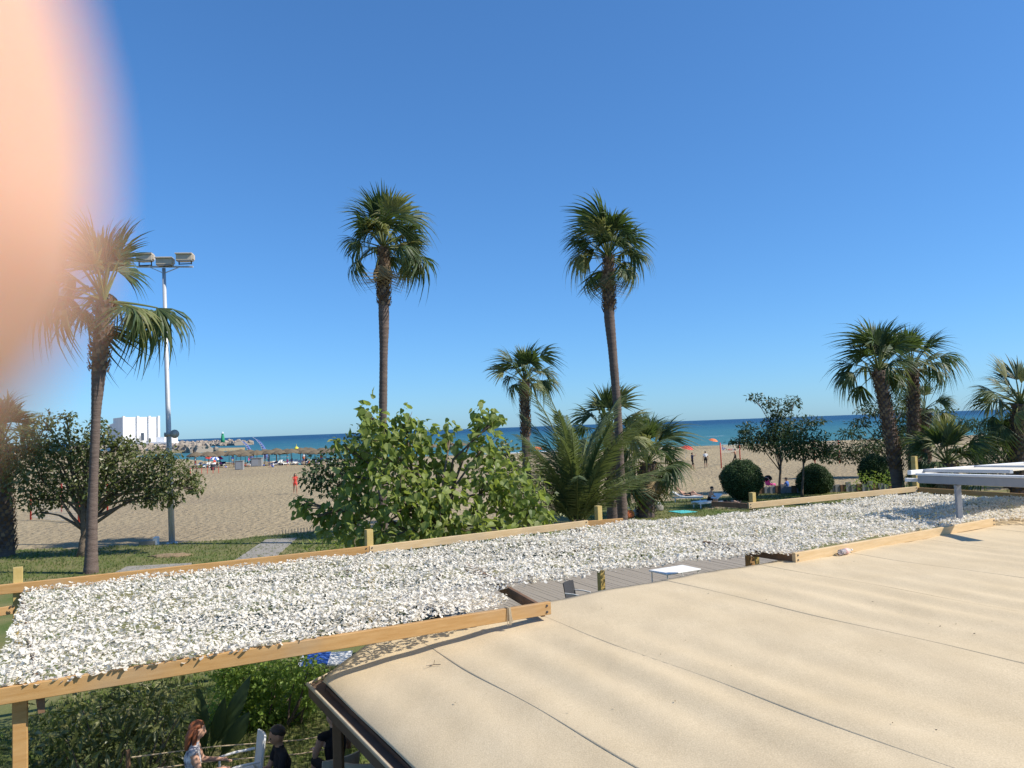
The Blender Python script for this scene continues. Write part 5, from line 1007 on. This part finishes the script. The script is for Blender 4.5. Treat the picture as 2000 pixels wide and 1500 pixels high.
for py0, py1 in ((1458, 1440), (1486, 1466)):
    a_ = ony(420, py0, 10.8); b_ = ony(740, py1 - 20, 11.4); b2 = ony(250, py0 + 22, 10.2); mb = MB(); mb.tube([b2, a_, a_ * .5 + b_ * .5 - [0, 0, .05], b_], .009, 6); child('rope_line', mb.mesh('rope_line', M['rope']), rp)
for px, Y in ((250, 10.2), (740, 11.4)): p = ony(px, 1450, Y); mb = MB(); mb.tube([(p[0], p[1], 0), (p[0], p[1], .95)], .03, 8); child('rope_post', mb.mesh('rope_post', M['darktimber']), rp)
# sunbathers on the lawn
def lounger(label, loc, rz): t = sunbed('sun_lounger', 'white'); t.location = loc; t.rotation_euler = (0, 0, rz); tag(t, label, 'sun lounger', 'loungers on the lawn'); return t
g1 = onz(1342, 982, 0); lounger('white sun lounger beside the bushy fan palm', (g1[0], g1[1], .05), math.pi - .25); person('person', 'person in dark swimwear lying back on the lounger near the bushy fan palm', RECL, dict(skin='skin', hips='black'), (g1[0], g1[1], .02), -.25, .022, 'fairhair')
g2 = onz(1382, 992, 0); lounger('white sun lounger nearer the netting', (g2[0], g2[1], .05), math.pi - 2.6); 
person('person', 'person with dark hair sitting forward on the lounger nearer the netting', dict(SIT, chest=(.08, 0, .86), neck=(.14, 0, 1.02), head=(.2, 0, 1.16), sh_l=(.1, .18, .97), sh_r=(.1, -.18, .97), el_l=(.25, .22, .75)), dict(skin='skin', hips='black', top='skin'), (g2[0] + .1, g2[1], -.08), -.4, .022, 'hair')
g3 = onz(1418, 988, 0); person('person', 'person lying on the grass beyond the second lounger', LIE, dict(skin='skin', hips='black', top='skin'), (g3[0], g3[1], .06), .3, .022, 'hair')
tw_ = [onz(x, y, .09)[:2] for x, y in ((1305, 998), (1338, 996), (1362, 999), (1330, 1002))]; tag(MB().prism(tw_[::-1], .06, .085).build('beach_towel', M['teal']), 'teal beach towel spread on the grass', 'towel')
# pushchair
pc = empty('pushchair', onz(1505, 960, 0), .5); tag(pc, 'black pushchair with a pink cover beside the large round shrub', 'pushchair')
for x, y in ((.35, .25), (.35, -.25), (-.35, .25), (-.35, -.25)):
    mb = MB(); mb.tube([(x, y - .02, .13), (x, y + .02, .13)], .13, 14); mb.build('wheel', M['dark'], pc)
mb = MB()
for y in (-.25, .25): mb.tube([(.35, y, .13), (-.15, y, .65), (-.5, y, 1.0)], .018, 6); mb.tube([(-.35, y, .13), (.1, y, .5)], .018, 6)
mb.tube([(-.5, -.25, 1.0), (-.5, .25, 1.0)], .022, 6); mb.build('frame', M['alug'], pc)
mb = MB(); mb.bar((-.2, 0, .52), (.3, 0, .45), .42, .16, bev=.04); mb.bar((-.2, 0, .52), (-.36, 0, .95), .42, .10, bev=.03, up=(1, 0, 0)); mb.build('seat', M['pink'], pc)
mb = MB(); mb.ball((-.18, 0, .82), (.34, .26, .30), 14, 8, f=lambda d: 1 if d[2] > -.1 else .6); mb.build('hood', M['black'], pc, True)
g = onz(1537, 958, 0); person('person', 'person sitting on the ground beside the pushchair', GSIT, dict(skin='skin', top='blue', sleeve='blue', hips='white', thigh='skin'), (g[0], g[1], 0), 2.4, .025, 'hair')
# bags beside the palm
def bag(name, label, px, py, m, r, cat='bag'):
    p = onz(px, py, 0); t = empty(name, (p[0], p[1], .05), .4); tag(t, label, cat, 'beach bags'); MB().ball((0, 0, r * .8), (r * 1.15, r * .75, r * .85), 14, 10, f=lambda d: (abs(d[0]) ** 4 + abs(d[1]) ** 4 + abs(d[2]) ** 4) ** -.25 * .93).build('bag_body', M[m], t, True)
    mb = MB(); mb.tube([(-r * .5, 0, r * 1.5), (-r * .3, 0, r * 2.1), (r * .3, 0, r * 2.1), (r * .5, 0, r * 1.5)], .025, 6); mb.build('strap', M['white'], t)
bag('beach_bag', 'blue beach bag at the foot of the tall palm', 1200, 1012, 'blue', .36); bag('beach_bag', 'orange-red beach bag beside the tall palm trunk', 1229, 1014, 'orange', .26); bag('beach_bag', 'white beach bag near the bushy fan palm', 1244, 1010, 'white', .22); bag('beach_bag', 'small grey bag under the bushy fan palm', 1288, 1000, 'concrete', .22)
# players and walkers on the sand
g = onz(577, 966, 0); person('person', 'person in red bikini walking across the open sand', WALK, dict(skin='skintan', top='red', sleeve='skintan', hips='red', thigh='skintan'), (g[0], g[1], gz(g[0], g[1])), -1.2, .025, 'hair', True)
for (px, py, pose, top, lab, rz) in ((1353, 917, PLAY, 'navy', 'person in dark shirt lunging by the volleyball net', .3), (1379, 914, STAND, 'white', 'person in white shirt standing at the volleyball net', 1.5), (1437, 908, PLAY, 'skintan', 'shirtless person playing between the red net posts', 2.6)):
    g = onz(px, py, 0); person('person', lab, pose, dict(skin='skintan', top=top, sleeve=top, hips='black', thigh='black'), (g[0], g[1], gz(g[0], g[1])), rz, .03, 'hair', group='volleyball players')
# colourful umbrellas
def parasol(label, px, pyb, m, Y=None, tilt=0.2, m2='white'):
    g = onz(px, pyb, 0); t = empty('beach_parasol', (g[0], g[1], gz(g[0], g[1]))); t.rotation_euler = (tilt, tilt, 0); t.scale = (.78, .78, .85); tag(t, label, 'parasol'); MB().tube([(0, 0, 0), (0, 0, 2.05)], .025, 6).build('pole', M['white'], t); n = 10
    for k in range(n):
        a0, a1 = 2 * math.pi * k / n, 2 * math.pi * (k + 1) / n; V = [(0, 0, 2.1), (.6 * math.cos(a0), .6 * math.sin(a0), 1.98), (.6 * math.cos(a1), .6 * math.sin(a1), 1.98), (1.05 * math.cos(a0), 1.05 * math.sin(a0), 1.68), (1.05 * math.cos(a1), 1.05 * math.sin(a1), 1.68)]
        MB().add(V, [(0, 1, 2), (1, 3, 4, 2)]).build('canopy_panel', M[m if (k % 2 == 0 or m2 is None) else m2], t)
parasol('orange parasol standing by the waterline beyond the volleyball net', 1390, 875, 'orange', m2=None); parasol('red parasol half hidden by the bushy fan palm', 1338, 896, 'red', m2=None); parasol('orange parasol seen past the date palm', 1047, 893, 'orange', m2=None)
parasol('blue and white parasol among the straw umbrellas', 418, 911, 'blue'); parasol('pink parasol among the straw umbrellas', 425, 910, 'pink', m2=None); parasol('red parasol beyond the ficus edge', 408, 908, 'red', m2=None)
# crowd under the umbrellas: poses shared, colours differ
base = {}
for i, (nm, J) in enumerate((('s', STAND), ('g', GSIT), ('l', LIE))):
    base[nm] = person('person', 'x', J, dict(skin='skintan', top='white', sleeve='white', hips='blue', thigh='blue'), (0, 0, 0), 0, .05)
words = {'s': 'standing', 'g': 'sitting', 'l': 'lying'}; tops = ['white', 'red', 'blue', 'orange', 'pink', 'navy', 'teal', 'beige']; k = 0
for i in range(22):
    nm = 'sgl'[i % 3]; px = 382 + i * 11.8 + rng.uniform(-3, 3); Y = 124 + rng.uniform(-3, 4) if i % 2 else 133 + rng.uniform(-3, 3); p = ony(px, 900, Y); o = copy_tree(base[nm]); o.location = (p[0], p[1], gz(p[0], p[1])); o.rotation_euler = (0, 0, rng.uniform(0, 6))
    tp_ = tops[(i * 3 + i // 8) % 8]
    body = [c for c in o.children if c.name.startswith('body')][0]
    for s, mm in ((0, 'skin' if i % 2 else 'skintan'), (1, tp_), (2, tp_), (3, tops[(i * 5 + 1) % 8])): body.material_slots[s].link = 'OBJECT'; body.material_slots[s].material = M[mm]
    tag(o, 'person in %s top %s among the straw umbrellas, %s from the lamp mast' % (tp_, words[nm], ORD[i]), 'person', 'beachgoers under the straw umbrellas')
for (px, py, nm, tp_, lab) in ((1412, 880, 'g', 'blue', 'person in blue sitting on the sand beyond the net'), (1428, 880, 'l', 'red', 'person in red lying on the sand beyond the net')):
    g = onz(px, py, 0); o = copy_tree(base[nm]); o.location = (g[0], g[1], gz(g[0], g[1])); body = [c for c in o.children if c.name.startswith('body')][0]
    for s in (1, 2, 3): body.material_slots[s].link = 'OBJECT'; body.material_slots[s].material = M[tp_]
    tag(o, lab, 'person', 'beachgoers beyond the net')
for o in base.values():
    for c in list(o.children): bpy.data.objects.remove(c)
    bpy.data.objects.remove(o)

# ------------------------------------------------------------------ the photographer's hand, one fingertip in front of the lens
def cs(x, y, z): return CAM + (_r * x + _u * y + _f * z) * .001      # millimetres right, up, forward of the lens
mb = MB()
def fing(P, r): mb.capsule([cs(*p) for p in P], [x * .001 for x in r], 14)
fing([(-21.3, 5.8, 18.5), (-24.2, 13, 18.8), (-35, 30, 17), (-62, 44, 4), (-100, 18, -24)], [10.7, 10.7, 10.4, 10.4, 11])          # the finger that strays into view
fing([(-62, -16, 6), (-78, -14, 10), (-96, -12, -2), (-112, -12, -26)], [8, 8.6, 9.4, 11]); fing([(-66, -36, 2), (-84, -36, 6), (-102, -34, -6), (-118, -32, -32)], [7.6, 8.2, 9, 10.5]); fing([(-74, -54, -4), (-92, -56, -2), (-106, -54, -12), (-120, -50, -38)], [6.6, 7.2, 8, 9.5])
fing([(-70, 10, -38), (-90, 6, -52), (-112, -10, -62), (-138, -40, -66)], [9.5, 10, 11, 15])
mb.capsule([cs(-104, 0, -28), cs(-128, -20, -50), cs(-150, -44, -80)], [(.030, .015), (.040, .019), (.030, .021)], 16, 0, _u); mb.capsule([cs(-112, -40, -38), cs(-132, -44, -58), cs(-150, -50, -82)], [.014, .018, .022], 14)
mb.capsule([cs(-148, -46, -76), cs(-185, -90, -150), cs(-240, -170, -300)], [.026, .032, .042], 16)
src = mb.mesh('hand_source', M['finger']); tmp = link('hand_source', src); md = tmp.modifiers.new('r', 'REMESH'); md.mode = 'VOXEL'; md.voxel_size = .0022; md2 = tmp.modifiers.new('s', 'SMOOTH'); md2.factor = .5; md2.iterations = 3
me = bpy.data.meshes.new_from_object(tmp.evaluated_get(bpy.context.evaluated_depsgraph_get())); bpy.data.objects.remove(tmp); me.materials.clear(); me.materials.append(M['finger']); me.polygons.foreach_set('use_smooth', np.ones(len(me.polygons), bool))
hand = empty('person', cs(-240, -170, -300)); tag(hand, "photographer's hand with one blurred pink fingertip over the lens", 'hand'); child('hand', me, hand)
mb = MB(); mb.ball((0, 0, 0), (1, 1, 1), 14, 8); V = np.concatenate(mb.V) * [6.5, 5.2, 1.0]; n2 = MB(); n2.add([cs(-23.5 + v[1] * .97, 9 + v[0], 28.9 + v[2] - .02 * v[1] ** 2 - .01 * v[0] ** 2) for v in V], mb.F); child('fingernail', n2.mesh('fingernail', M['nail'], True), hand)
